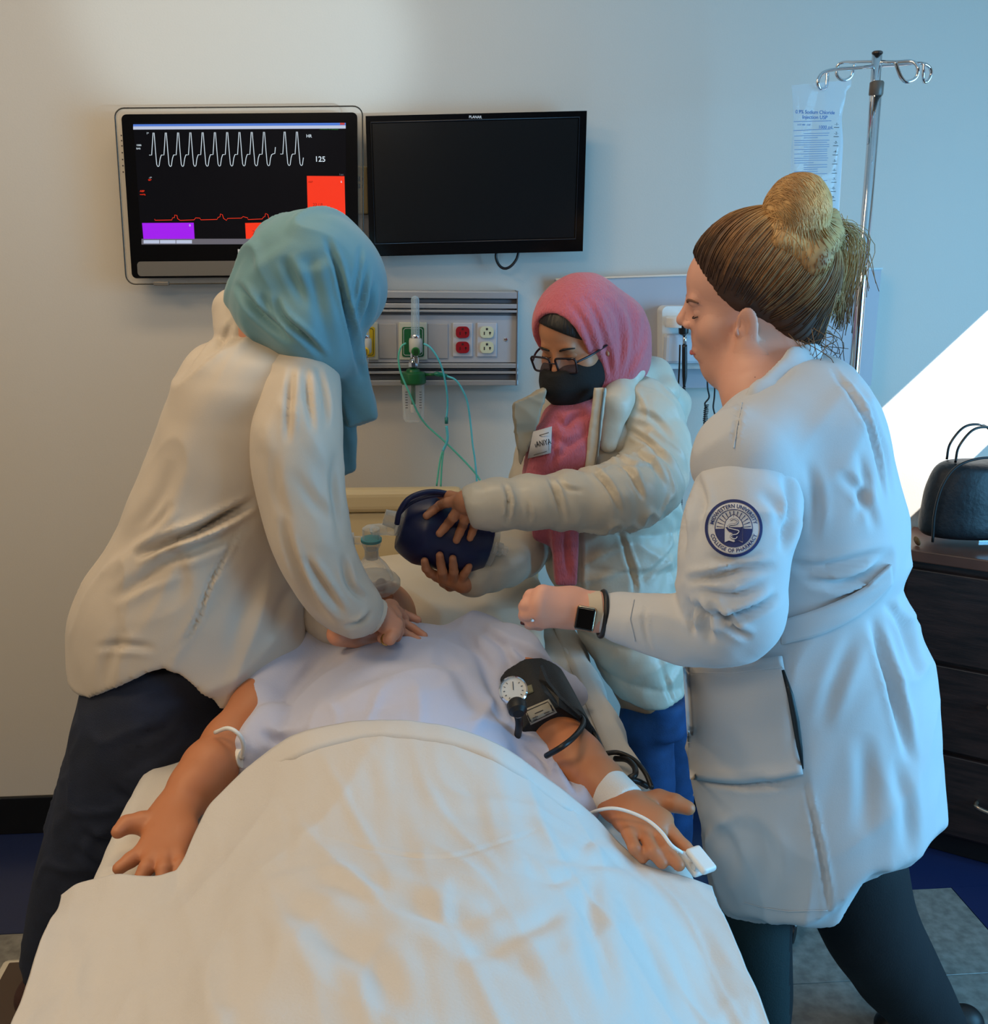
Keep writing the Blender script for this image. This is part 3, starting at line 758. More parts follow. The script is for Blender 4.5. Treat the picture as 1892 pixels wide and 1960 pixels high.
# bag of saline
YG = YI-.09
ivb = thing('saline_bag', 'clear plastic bag of 0.9% sodium chloride hanging from the drip stand', 'drip bag', W(1565, 250, YG))
nx, nz = 15, 30; V = []; Fc = []
gl = {0: (1516, 1632, 165, 150), 1: (1518, 1602, 470, 470)}
for s in (-1, 1):
    for j in range(nz+1):
        v = j/nz; y = 163+(480-163)*v
        xl = 1516+3*v+3*math.sin(v*9); xr = (1630 if v < .05 else 1622-20*v) - 6*math.exp(-((v-.22)/.1)**2)
        for i in range(nx+1):
            u = i/nx; bul = (math.sin(math.pi*u)**.7)*(.004+.016*min(1, v*1.8))+.0012*math.sin(u*14+v*5)*(1-v)
            p = W(xl+(xr-xl)*u, y-10*u*(1-v), YG); V.append(p+np.array([0, -s*bul-.001*s, 0]))
n1 = (nx+1)*(nz+1)
for s in (0, 1):
    for j in range(nz):
        for i in range(nx):
            a = s*n1+j*(nx+1)+i; q = (a, a+1, a+nx+2, a+nx+1); Fc.append(q[::-1] if s == 0 else q)
pyd('bag_film', V, Fc, clearmat('bag_film', (215, 232, 245), .14, .8, .06), ivb, True)
yt = YG-.024
text('lettering', '0.9% Sodium Chloride', 1523, 217, 6.6, yt, M_blue_txt, ivb, bold=.008, sx=.94)
text('lettering', 'Injection USP', 1536, 227, 6.6, yt, M_blue_txt, ivb, bold=.008)
text('lettering', 'LOT 000   EXP', 1527, 240, 3, yt, M_blue_txt, ivb); text('lettering', '1000 mL', 1567, 246, 6, yt, M_blue_txt, ivb)
M_pal = mat('pale_print', (130, 150, 180), .6)
ribbon('rule_line', [(1520, 233), (1592, 231)], .8, yt, M_blue_txt, ivb); ribbon('rule_line', [(1520, 250), (1590, 247)], .8, yt, M_blue_txt, ivb)
_r = random.Random(4)
for k in range(22):
    y = 256+k*4.3+_r.uniform(-.4, .4); x1 = 1588-_r.choice([0, 2, 4, 22, 30]); ribbon('fine_print', [(1521+_r.choice([0, 0, 18]), y), (x1, y-1)], 1.3, yt, M_pal, ivb)
for k in range(1, 10):
    y = 238+(k-1)*17.5; x = 1603-k*.9
    text('scale_number', '-%d-' % k if k else '', x, y+2, 5, yt, M_txtd, ivb, 'CENTER'); ribbon('scale_mark', [(x-5, y+6), (x+5, y+6)], 1, yt, M_txtd, ivb)
tube('drip_line', hp([(1560, 482, YG), (1562, 600, YG), (1575, 700, YG+.02), (1590, 800, YG+.02)]), .002, M_glass, ivb, 6)

# ================================================================== dresser
th = math.radians(-36); Rd = Matrix.Rotation(th, 3, 'Z')
cn = WZ(1727, 1047, .83); 
dx = np.array(Rd @ Vector((1, 0, 0))); dy = np.array(Rd @ Vector((0, 1, 0)))
M_wal = mat('dark_walnut', (52, 34, 30), .42, col2=(27, 17, 16), vscale=9, stretch=(1.0, 1.0, 9), bump=.12, bscale=40)
M_walr = mat('walnut_edge', (92, 56, 42), .4, var=.15, vscale=12)
ds = thing('dresser', 'dark walnut chest of drawers with brushed handles at the right edge', 'dresser', cn*[1, 1, 0]+dx*.35)
def dbox(name, u0, u1, v0, v1, z0, z1, m, parent=ds, bev=.003, label=None):
    c = cn*[1, 1, 0]+dx*(u0+u1)/2+dy*(v0+v1)/2+np.array([0, 0, (z0+z1)/2])
    return box(name, c, (u1-u0, v1-v0, z1-z0), m, parent, bev, Rd, label)
WD, DD = .80, .235
dbox('top', -.01, WD+.01, -.012, DD, .80, .83, M_walr)
dbox('carcass', 0.0, WD, .012, DD-.005, .06, .80, M_wal)
dbox('plinth', .02, WD-.02, .03, DD-.02, 0, .06, M_blkm)
M_nick = mat('brushed_nickel', (185, 165, 145), .28, .9)
zs = [.066, .30, .54, .785]
for i in range(3):
    d = dbox('drawer', .022, WD-.022, -.004, .012, zs[i]+.006, zs[i+1]-.006, M_wal)
    zc = zs[i+1]-.085-(.0 if i else .03)
    for uu in (.25, ):
        hn = [cn*[1, 1, 0]+dx*(uu+a)+dy*(-.006-b)+np.array([0, 0, zc+c]) for a, b, c in ((0, 0, 0), (0, .022, 0), (.02, .028, -.004), (.06, .03, -.008), (.10, .03, -.008), (.14, .028, -.004), (.16, .022, 0), (.16, 0, 0))]
        tube('handle', hn, .0055, M_nick, d, 8, 3)
# bag on the dresser
bc = cn*[1, 1, 0]+np.array([0, 0, .83])
def onD(u, v, z): return bc+dx*u+dy*v+np.array([0, 0, z])
M_bp = mat('backpack_fabric', (13, 17, 23), .5, bump=.5, bscale=55)
RdN = np.array(Rd)
bk = thing('backpack', 'small dark quilted mini backpack with looped top handle on the dresser', 'bag', onD(.16, .13, 0))
bq = onD(.135, .125, 0)
o = build('bag_body', [loft([(bc[2]+h, bq[0], bq[1], a, b) for h, a, b in ((.004, .112, .060), (.03, .124, .074), (.10, .126, .076), (.16, .118, .070), (.205, .098, .058), (.238, .062, .038))], endr=.02)], .005, M_bp, bk)
tube('zip_seam', [bq+np.array([a, -.05, h]) for a, h in ((-.118, .02), (-.121, .1), (-.108, .17), (-.072, .218), (0, .236), (.072, .218), (.108, .17), (.121, .1), (.118, .02))], .0035, M_blkm, bk, 6)
for off in (-.02, .022):
    tube('top_handle', [bq+np.array([a, off, h]) for a, h in ((-.066, .218), (-.062, .258), (-.034, .298), (0, .308), (.034, .298), (.062, .258), (.066, .218))], .0032, M_blk, bk, 8)
box('metal_badge', bq+np.array([.012, -.0765, .024]), (.05, .004, .012), mat('badge_metal', (170, 185, 190), .25, .8), bk, .001)
kn = tube('key_pom', [onD(.03, .03, .013), onD(.031, .031, .0135)], .013, mat('brass_fuzz', (120, 92, 58), .7, bump=.8, bscale=200), None, 14, 0); meta(kn, 'small brown fuzzy key charm lying at the foot of the backpack', 'charm')
# ================================================================== bed
M_sheet = mat('white_sheet', (206, 200, 192), .85, bump=.12, bscale=350, sheen=.2)
M_blan = mat('white_top_sheet', (204, 198, 192), .85, bump=.14, bscale=300, sheen=.2)
M_cream = mat('cream_plastic', (205, 188, 150), .45)
M_pillow = mat('pillow_case', (214, 204, 186), .85, bump=.1, bscale=300)
BX0, BX1, BZ = -.45, .425, .68
bed = thing('hospital_bed', 'hospital bed with cream headboard, the patient simulator lying on it', 'bed', (-.01, -1.25, 0))
xa, xb = W(548, 1000, -.15)[0], W(1034, 1000, -.15)[0]
xc_ = W(888, 940, -.15)[0]; zt, zm = W(800, 935, -.15)[2], W(800, 981, -.15)[2]
def hboard():
    hbp = box('headboard', ((xa+xb)/2, -.13, (zm+.42)/2), (xb-xa, .035, zm-.42), M_cream, bed, .004)
    box('headboard_cap', ((xa+.09+xc_)/2, -.135, (zt+zm)/2), (xc_-xa-.09, .05, zt-zm-.002), M_cream, bed, .018, seg=4)
hboard()
box('mattress', ((BX0+BX1)/2, -1.24, .585), (BX1-BX0-.03, 2.05, .15), mat('mattress_blue', (60, 80, 120), .6), bed, .03)
box('bed_deck', ((BX0+BX1)/2, -1.24, .47), (.82, 2.0, .06), M_cream, bed, .01)
for x in (-.33, .31):
    for y in (-.4, -2.0):
        box('leg', (x, y, .26), (.06, .06, .40), M_steel, bed, .005)
        lathe('caster', [(.03, -.018), (.06, -.016), (.06, .016), (.03, .018)], (x, y, .06), (1, 0, 0), M_rub, bed, 16)
# fitted sheet: rounded slab over the mattress
def sheet_disp(P, N):
    return .008*wrinkle(P, (.3, 1, .3), 2, 9, 66)+.004*aniso(P, (.2, .95, .2), 2, 11, 3)+.0035*aniso(P, (.9, .3, .5), 3, 16, 9)+.002*pn(P*22, 2)
fs = build('fitted_sheet', [rbx(((BX0+BX1)/2, -1.24, .595), ((BX1-BX0)/2, 1.04, .085), None, .035, .01)], .012, M_sheet, None,
           lambda P, N: sheet_disp(P, N)*np.clip(1-(-P[:, 2]+.60)*4, .2, 1))
meta(fs, 'white fitted sheet pulled over the bed mattress under the arms', 'sheet')
# draped side of the sheet falling along the right bed edge
V = []; Fc = []; nu, nv = 60, 16
for i in range(nu+1):
    for j in range(nv+1):
        y = -.22-(1.05)*i/nu; v = j/nv
        x = BX1-.06+.075*math.sin(min(1, v*2.2)*math.pi/2)+.014*math.sin(y*31+v*2)*v+.008*math.sin(y*63)*v
        z = BZ+.006-.28*max(0, v-.18)**1.0-.02*v*v
        V.append((x+.0, y, z))
for i in range(nu):
    for j in range(nv):
        a = i*(nv+1)+j; Fc.append((a, a+nv+1, a+nv+2, a+1))
dr_ = pyd('draw_sheet', V, Fc, M_sheet, None, True); md = dr_.modifiers.new('s', 'SOLIDIFY'); md.thickness = .004
meta(dr_, 'loose white sheet hanging over the bed edge in front of the cream puffer coat', 'sheet')
# pillow
pc = W(880, 1165, -.42)
def pil_disp(P, N): return .012*wrinkle(P, (.7, -.5, .3), 2, 7, 67)+.006*aniso(P, (.4, .3, .9), 4, 12, 4)+.004*pn(P*14, 8)
Rp = np.array(Matrix.Rotation(math.radians(-3), 3, 'Z') @ Matrix.Rotation(math.radians(14), 3, 'X') @ Matrix.Rotation(math.radians(-4), 3, 'Y'))
plw = build('pillow', [ell(W(850, 1160, -.36)+np.array([-.07, 0, 0]), (.30, .20, .075), Rp, .04), rbx(W(850, 1165, -.36)+np.array([-.07, 0, -.01]), (.29, .19, .035), Rp, .03, .05)], .007, M_pillow, None, pil_disp)
meta(plw, 'cream white pillow under the simulator head, against the headboard', 'pillow')

# ================================================================== patient simulator
M_tan = mat('simulator_skin', (186, 118, 78), .5, sss=.05, bump=.05, bscale=120)
PS = thing('patient_simulator', 'tan patient simulator lying on its back in a pale gown, arms out, palms up', 'mannequin', WZ(800, 1400, .68))
hcen = W(732, 1186, -.50)
def finger(pts, r0, r1, z=None, k=.004, Y=None):
    P = [WZ(p[0], p[1], p[2]) if z is None and Y is None else None for p in pts]
    out = []; n = len(P)
    for i in range(n-1):
        ra = r0+(r1-r0)*i/(n-1); rb = r0+(r1-r0)*(i+1)/(n-1); out.append(cap(P[i], P[i+1], ra, rb, k))
    return out
tx = lambda Y: -.005+(-.62-Y)*.0
# X centre follows the photograph: chest about x=760
def txc(py, Y, px): return W(px, py, Y)[0]
torso_sl = [(-.60, txc(1180, -.62, 742), .755, .10, .06), (-.68, txc(1200, -.68, 755), .752, .185, .075), (-.76, txc(1215, -.76, 765), .745, .215, .098), (-.88, txc(1270, -.88, 765), .74, .205, .115), (-1.02, txc(1330, -1.02, 765), .74, .19, .11), (-1.15, txc(1380, -1.15, 770), .74, .165, .09), (-1.30, txc(1450, -1.3, 775), .735, .145, .08), (-1.42, .0, .73, .13, .07)]
prims = [loft(torso_sl, .04, axis=1)]
prims += [cap(hcen+np.array([0, -.07, -.045]), (torso_sl[1][1], -.66, .76), .055, .062, .03)]
# head, face up, chin toward the camera
hf = nrm([0, -.15, 1]); Hh = frame(hf, (0, 1, .0))
def hl(x, y, z): return hcen+Hh @ np.array([x, y, z])
prims += [ell(hl(0, -.02, .02), (.078, .095, .092), Hh), ell(hl(0, .03, -.03), (.06, .06, .08), Hh), ell(hl(0, .04, -.085), (.042, .042, .035), Hh), cap(hl(0, .085, 0), hl(0, .105, -.035), .008, .012, .01),
          ell(hl(.078, -.01, -.01), (.010, .018, .03), Hh, .006), ell(hl(-.078, -.01, -.01), (.010, .018, .03), Hh, .006), cap(hl(-.02, .09, -.065), hl(.02, .09, -.065), .007, .007, .008)]
# right-hand side of photo
az = lambda l: [WZ(*p[:3]) for p in l]
RA = az([(925, 1250, .79), (1005, 1300, .79), (1052, 1392, .765), (1105, 1458, .745), (1150, 1500, .735), (1192, 1540, .725)]); rr_ = [.046, .047, .046, .044, .036, .029]
for i in range(5): prims.append(cap(RA[i], RA[i+1], rr_[i], rr_[i+1], .02))
LA = az([(560, 1290, .80), (500, 1350, .78), (440, 1420, .755), (400, 1470, .745), (372, 1508, .735), (342, 1545, .725)]); rl_ = [.055, .048, .041, .041, .037, .030]
for i in range(5): prims.append(cap(LA[i], LA[i+1], rl_[i], rl_[i+1], .02))
def palm(w, ks, r0, r1, k=.014, sq=.75): return [cap(w, WZ(*q), r0, r1, k, n=(0, -.5, .86), sq=sq) for q in ks]
# left hand of the photo (palm up)
zL = .715
prims += palm(LA[5], [(277, 1628, zL), (292, 1638, zL), (316, 1640, zL), (342, 1632, zL)], .026, .0145)
prims += [cap(WZ(300, 1580, zL), WZ(345, 1600, zL), .026, .022, .02, n=(0, -.5, .86), sq=.7)]
prims += finger([(318, 1575, .72), (272, 1575, .725), (243, 1578, .728), (226, 1592, .725)], .020, .0105)
prims += finger([(277, 1628, zL), (250, 1646, .712), (228, 1662, .706)], .0125, .0095)
prims += finger([(293, 1638, zL), (280, 1662, .712), (268, 1684, .702)], .0122, .010)
prims += finger([(316, 1640, zL), (314, 1664, .712), (311, 1688, .702)], .0122, .010)
prims += finger([(342, 1634, zL), (346, 1655, .712), (343, 1676, .704)], .0112, .009)
# right hand of the photo
zR = .732
prims += palm(RA[5], [(1205, 1594, zR), (1234, 1592, zR), (1256, 1588, zR), (1270, 1570, zR)], .027, .0125)
prims += [cap(WZ(1215, 1560, zR), WZ(1250, 1575, zR), .026, .022, .02, n=(0, -.5, .86), sq=.7)]
prims += finger([(1222, 1545, .728), (1262, 1532, .735), (1292, 1537, .738), (1318, 1547, .735)], .020, .0112)
prims += finger([(1268, 1572, zR), (1288, 1598, .725), (1312, 1622, .716), (1332, 1642, .708)], .0115, .009)
prims += finger([(1256, 1590, zR), (1277, 1627, .727), (1300, 1656, .716)], .0108, .0092)
prims += finger([(1233, 1594, zR), (1250, 1630, .728), (1268, 1652, .716)], .0105, .009)
prims += finger([(1204, 1596, zR), (1215, 1624, .728), (1231, 1642, .716)], .0100, .0085)
legs = [cap((-.10, -1.38, .75), (-.12, -1.8, .76), .07, .055), cap((-.13, -1.8, .77), (-.13, -2.15, .74), .058, .045), cap((.10, -1.38, .75), (.12, -1.8, .76), .07, .055), cap((.13, -1.8, .77), (.13, -2.15, .74), .058, .045)]
sim = build('body', prims, .0036, M_tan, PS, None, [(legs, .012)])
sbv = bvh(sim)
# ear gap line and joint straps
tube('neck_seam', [hl(.080, -.02, .03), hl(.083, -.03, -.02), hl(.076, -.04, -.07), hl(.06, -.045, -.10)], .003, M_blkm, PS, 8)
tube('elbow_strap', [WZ(412, 1402, .80), WZ(436, 1394, .815), WZ(456, 1404, .81), WZ(466, 1425, .79), WZ(463, 1452, .76)], .0035, M_white, PS, 8)
lathe('elbow_joint', [(.0, -.014), (.016, -.012), (.016, .012), (.0, .014)], WZ(456, 1450, .755), (1, -.6, .2), M_white, PS, 16)
lathe('elbow_joint', [(.0, -.012), (.014, -.011), (.014, .011), (.0, .012)], WZ(1030, 1428, .745), (1, .6, .2), M_white, PS, 16)
# gown
M_gown = mat('pale_gown', (188, 190, 210), .85, bump=.1, bscale=320, sheen=.2)
g_sl = [(s[0], s[1], s[2], s[3]+.012, s[4]+.012) for s in torso_sl[1:]]
gp = [loft(g_sl, .03, axis=1)]
gp += [cap(WZ(915, 1235, .80), WZ(968, 1272, .80), .062, .070, .03), cap(WZ(968, 1272, .80), WZ(996, 1292, .79), .070, .066, .02)]
gp += [cap(WZ(1055, 1300, .74), WZ(1098, 1330, .72), .032, .028, .02)]
gp += [cap(WZ(960, 1330, .75), WZ(1010, 1440, .73), .05, .045, .05), cap(WZ(1010, 1440, .73), WZ(1105, 1545, .71), .045, .03, .03), cap(WZ(1050, 1470, .725), WZ(1075, 1520, .715), .035, .03, .01)]
gp += [cap(WZ(575, 1270, .80), WZ(530, 1318, .785), .072, .070, .03), cap(WZ(530, 1318, .785), WZ(500, 1355, .775), .068, .058, .02), cap(WZ(520, 1400, .77), WZ(478, 1440, .75), .038, .032, .02), cap(WZ(500, 1340, .72), WZ(520, 1440, .73), .05, .045, .05)]
armax = nrm(RA[2]-RA[1])
gc = [( [(600, 1290), (700, 1262), (800, 1262), (880, 1290)], .004, 14), ([(640, 1330), (720, 1300), (820, 1300)], .004, 12),
      ([(560, 1330), (600, 1280), (650, 1235)], .005, 12), ([(870, 1200), (920, 1260), (950, 1330), (960, 1400)], .007, 12), ([(905, 1195), (960, 1235), (985, 1290)], .006, 9),
      ([(820, 1240), (880, 1300), (920, 1380)], .004, 14), ([(590, 1400), (680, 1360), (780, 1350)], .004, 14), ([(960, 1290), (975, 1340), (985, 1390)], .006, 8),
      ([(1000, 1420), (1040, 1450), (1060, 1500)], .008, 9), ([(1060, 1440), (1090, 1480), (1110, 1530)], .008, 9), ([(500, 1400), (540, 1420), (600, 1400)], .008, 10), ([(950, 1220), (1000, 1250), (1060, 1290)], .006, 9)]
def gdisp(P, N): return .006*aniso(P, (1, .5, 0), 3, 10, 1)+.005*aniso(P, (.3, 1, 0), 3, 15, 6)+.008*wrinkle(P, (1, .4, 0), 2, 9, 64)+.006*wrinkle(P, (.4, 1, 0), 2, 12, 65)+1.7*creases(P, N, gc)
gown = build('gown', gp+[cutf(lambda x, y, z: .683-z+0*x+0*y)], .006, M_gown, PS, gdisp)
# wrist bandage
def cuffring(name, a, b, ra, rb, m, parent, amp=.002, res=.003, thick=None, sqn=None):
    d = nrm(b-a)
    f = lambda x, y, z: np.maximum((a-np.array([0, 0, 0]))@d-(x*d[0]+y*d[1]+z*d[2]), (x*d[0]+y*d[1]+z*d[2])-b@d)
    return build(name, [cap(a-d*.03, b+d*.03, ra, rb, .01), cutf(f)], res, m, parent, lambda P, N: amp*aniso(P, d, 8, 40, 4))
cuffring('wrist_bandage', WZ(1160, 1508, .733), WZ(1200, 1545, .724), .0385, .0335, mat('gauze', (222, 214, 205), .9, bump=.3, bscale=500), PS, .0015)

# ================================================================== blood pressure cuff
bp = thing('blood_pressure_cuff', 'black blood pressure cuff with gauge and rubber tubes wrapped round the simulator upper arm', 'medical device', RA[1])
M_cuff = mat('cuff_nylon', (17, 18, 20), .6, bump=.3, bscale=400)
ca, cb = RA[1]+armax*.036, RA[1]+armax*.188
cuf = cuffring('cuff', ca, cb, .068, .064, M_cuff, bp, .003)
V1 = [WZ(1031, 1300, .86), WZ(1034, 1274, .88), WZ(1046, 1304, .862), WZ(1070, 1335, .845), WZ(1110, 1370, .81), WZ(1112, 1380, .80), WZ(1070, 1352, .835), WZ(1042, 1324, .858)]
n = len(V1); V2 = [v+np.array([.006, .008, -.002]) for v in V1]
pyd('flap', V1+V2, [tuple(range(n)), tuple(range(n, 2*n))[::-1]]+[((i+1) % n, i, i+n, (i+1) % n+n) for i in range(n)], M_cuff, bp)
cbv = bvh(cuf)
M_lab = mat('cloth_label', (176, 168, 150), .7)
lb = decal('label', cbv, quadgrid([(1004, 1358), (1051, 1338), (1067, 1364), (1016, 1388)], 8, 10), .0015, .001, M_lab, bp, label='cream printed label')
decal('label', cbv, quadgrid([(1001, 1316), (1018, 1310), (1022, 1325), (1006, 1331)], 4, 5), .0015, .001, mat('olive_label', (110, 108, 84), .7), bp)
def decal_line(name, bv, pts, w, off, m, parent, thick=.0006):
    Pp = []; L = 0
    for (x0, y0), (x1, y1) in zip(pts[:-1], pts[1:]):
        n = max(2, int(math.hypot(x1-x0, y1-y0)/3)); Pp += [(x0+(x1-x0)*k/n, y0+(y1-y0)*k/n) for k in range(n)]
    Pp.append(pts[-1]); A = []; B = []
    for i, p in enumerate(Pp):
        a = Pp[max(0, i-1)]; b = Pp[min(len(Pp)-1, i+1)]; dx_, dy_ = b[0]-a[0], b[1]-a[1]; l = math.hypot(dx_, dy_) or 1
        A.append((p[0]-dy_/l*w/2, p[1]+dx_/l*w/2)); B.append((p[0]+dy_/l*w/2, p[1]-dx_/l*w/2))
    g = [list(t) for t in zip(*[(a, b) for a, b in zip(A, B)])]
    return decal(name, bv, g, off, thick, m, parent)
decal_line('label_print', cbv, [(1007, 1361), (1049, 1343), (1062, 1362), (1018, 1383), (1007, 1361)], 1, .0028, M_txtd, lb)
for a, b in (((1054, 1349), (1059, 1361)), ((1010, 1369), (1016, 1381))): decal_line('label_arrow', cbv, [a, b], 2.6, .0028, M_txtd, lb)
for a, b in (((1024, 1366), (1040, 1359)), ((1042, 1366), (1052, 1362)), ((1020, 1375), (1030, 1371)), ((1021, 1379), (1029, 1376)), ((1045, 1369), (1053, 1366))): decal_line('label_print', cbv, [a, b], 1.6, .0028, mat('grey_print', (90, 84, 78), .7), lb)
gcn = WZ(983, 1322, .862); gax = nrm([-.1, -.75, .66])
ga = lathe('gauge_case', [(.0, -.012), (.020, -.012), (.0235, -.006), (.0235, .004), (.021, .006), (.020, .003)], gcn, gax, M_chrome, bp, 28)
lathe('gauge_dial', [(.0205, .0), (.0205, .0035)], gcn, gax, mat('dial_white', (205, 208, 208), .4), ga, 28)
gu = nrm(np.cross(gax, [1, 0, 0])); gv = np.cross(gu, gax)
for k in range(11):
    a = math.radians(-140+28*k); q = gcn+gax*.0042+(gu*-math.cos(a)+gv*math.sin(a))*.0165; tube('dial_tick', [q, q+(gcn+gax*.0042-q)*.18], .0005, M_txtd, ga, 4, 0)
tube('needle', [gcn+gax*.0045, gcn+gax*.0045+gu*.014], .0006, M_txtd, ga, 4, 0)
lathe('gauge_neck', [(.012, 0), (.016, .006), (.015, .02), (.009, .026)], WZ(988, 1343, .85), nrm([.06, -.9, -.4]), M_blkm, bp, 18)
lathe('gauge_fitting', [(.011, 0), (.011, .004), (.007, .006), (.006, .02)], WZ(989, 1352, .84), nrm([.06, -.9, -.4]), M_chrome, bp, 16)
RT = lambda pts, r=.0042, nm='rubber_tube': tube(nm, [WZ(*p) for p in pts], r, M_rub, bp, 10)
RT([(990, 1365, .83), (994, 1385, .81), (991, 1408, .78), (984, 1432, .76)], .0062)
RT([(1098, 1360, .80), (1114, 1374, .80), (1116, 1388, .80), (1100, 1410, .805), (1075, 1430, .80), (1046, 1447, .775)], .0048)
RT([(1100, 1358, .79), (1124, 1384, .77), (1140, 1408, .75), (1152, 1436, .74)], .0048)
RT([(1160, 1442, .71), (1185, 1441, .712), (1215, 1455, .712), (1236, 1480, .71), (1248, 1508, .70)], .0042)
RT([(1178, 1452, .70), (1200, 1454, .71), (1215, 1468, .715), (1216, 1483, .715), (1206, 1490, .71), (1225, 1497, .70), (1240, 1505, .69)], .0052)
# ================================================================== pulse oximeter
ox2 = thing('pulse_oximeter', 'white finger clip sensor with white cable on the simulator index finger', 'medical sensor', WZ(1335, 1650, .70))
a, b = WZ(1312, 1622, .722), WZ(1352, 1672, .706); d = nrm(b-a); s_ = nrm(np.cross(d, [0, 0, 1])); u_ = np.cross(s_, d)
Rc = np.stack([s_, d, u_], 1)
for nm, h, w in (('upper_shell', .010, .013), ('lower_shell', -.010, .012)):
    build(nm, [rbx((a+b)/2+u_*h+d*(.008 if h > 0 else -.004), (w, np.linalg.norm(b-a)/2*.9, .0055), Rc, .004, .004)], .0022, M_white, ox2)
lathe('spring_hinge', [(.005, -.011), (.005, .011)], (a+b)/2+d*.008, s_, M_white, ox2, 12)
tube('cable', [WZ(1120, 1562, .71), WZ(1142, 1552, .745), (WZ(1172, 1547, .765)), WZ(1205, 1554, .765), WZ(1240, 1570, .762), WZ(1266, 1592, .757), WZ(1286, 1618, .748), WZ(1306, 1632, .735)], .0026, M_white, ox2, 10)

# ================================================================== top sheet over belly and legs
E_ = [(118, 1720, .66), (150, 1697, .685), (190, 1686, .70), (225, 1678, .718), (268, 1684, .722), (312, 1687, .722), (340, 1678, .722), (358, 1648, .732), (376, 1600, .745), (402, 1548, .765), (440, 1508, .785), (480, 1470, .81), (520, 1440, .835), (560, 1416, .855), (620, 1398, .868), (690, 1386, .876), (780, 1388, .88), (880, 1403, .874), (960, 1436, .86), (1010, 1470, .83), (1050, 1502, .80), (1095, 1538, .77), (1135, 1570, .74), (1178, 1618, .712), (1212, 1652, .70), (1245, 1668, .698), (1290, 1680, .694), (1330, 1692, .688), (1366, 1706, .68)]
EW = np.array([WZ(*p) for p in E_]); s0 = np.linspace(0, 1, len(EW))
NU, NV = 300, 260
ss = np.linspace(0, 1, NU); EX = np.stack([np.interp(ss, s0, EW[:, i]) for i in range(3)], 1)
ker = np.exp(-np.linspace(-2, 2, 13)**2); ker /= ker.sum()
for i in range(3): EX[:, i] = np.convolve(np.pad(EX[:, i], 6, 'edge'), ker, 'valid')
x_end = np.linspace(-.425, .405, NU); t = (np.linspace(0, 1, NV)**1.0)[:, None]
GX = EX[None, :, 0]*(1-np.clip(t*2.2, 0, 1)**.8)+x_end[None]*np.clip(t*2.2, 0, 1)**.8
GY = EX[None, :, 1]*(1-t)+(-2.32)*t
def body_h(X, Y):
    c = .0
    belly = .17*np.exp(-((X-c)/.23)**4)*1/(1+np.exp(-(Y+1.58)/.06))
    lw = np.clip((-Y-1.2)/.25, 0, 1)
    L1 = .13*np.exp(-((X+.11)/.17)**2); L2 = .13*np.exp(-((X-.12)/.17)**2)
    kn = 1+.15*np.exp(-((Y+1.75)/.2)**2)
    legs_ = .72*(L1+L2)
    tent = .045*np.exp(-(X/.30)**4)
    return belly*(1-lw)*1.0+lw*(legs_*kn+tent)+(1-lw)*tent*.4
GZ = .69+body_h(GX, GY)
wz = np.clip(t*7, 0, 1); wz = wz*wz*(3-2*wz)
GZ = EX[None, :, 2]*(1-wz)+GZ*wz
Pq = np.stack([GX, GY, np.zeros_like(GX)], -1).reshape(-1, 3)
fo = .013*aniso(Pq, (.8, -.6, 0), 1.6, 5.0, 21)+.009*aniso(Pq, (-.35, -.9, 0), 1.3, 7, 22)+.0025*ridged(aniso(Pq, (.3, -1, 0), 2, 14, 23))+.004*aniso(Pq, (.9, -.3, 0), 4, 22, 29)+.007*wrinkle(Pq, (.9, -.55, 0), 1.2, 5, 61)+.006*wrinkle(Pq, (-.3, -.95, 0), 1.2, 6, 62)+.0035*wrinkle(Pq, (.1, -1, 0), 2, 12, 63)+.0015*aniso(Pq, (.1, -1, 0), 5, 45, 24)
GZ = GZ+1.3*(fo.reshape(GZ.shape))*np.clip(.25+t*5, 0, 1)
# side drop over the mattress edge
for side, xe in ((-1, BX0-.012), (1, BX1+.012)):
    over = np.maximum(0, (GX-xe)*side); 
GP = np.stack([GX, GY, GZ], -1).reshape(-1, 3)
GN = np.tile([0, -.5, .86], (len(GP), 1))
bcr = [([(548, 1670), (700, 1715), (850, 1770), (980, 1850), (1080, 1900)], .010, 26), ([(300, 1800), (350, 1720), (400, 1660), (500, 1660)], .010, 26), ([(1110, 1690), (1125, 1760), (1150, 1850), (1180, 1950)], .018, 26),
       ([(1060, 1660), (1160, 1655), (1240, 1680)], .010, 14), ([(520, 1700), (620, 1790), (720, 1860), (760, 1950)], .012, 30), ([(1100, 1740), (1000, 1790), (860, 1850)], .008, 20), ([(980, 1660), (1050, 1690), (1110, 1680)], .009, 14),
       ([(200, 1740), (260, 1800), (280, 1900)], .003, 18), ([(460, 1690), (440, 1780), (460, 1880)], .004, 20), ([(1230, 1700), (1330, 1800), (1400, 1940)], .010, 22), ([(1180, 1720), (1240, 1830), (1290, 1950)], .008, 16),
       ([(600, 1600), (740, 1640), (860, 1648), (960, 1620), (1050, 1585)], .0022, 4), ([(720, 1700), (860, 1760), (960, 1760)], .007, 16), ([(540, 1520), (560, 1600), (540, 1660)], .003, 12), ([(1140, 1600), (1100, 1640), (1040, 1650)], .005, 14)]
GP[:, 2] += creases(GP, GN, bcr)
G3 = GP.reshape(NV, NU, 3)
# hem roll at the top and hanging sides
def strip(base, side):
    out = [base]; m = 22
    return out
V = [tuple(p) for p in GP]; Fc = []
for i in range(NV-1):
    for j in range(NU-1):
        a = i*NU+j; Fc.append((a, a+NU, a+NU+1, a+1))
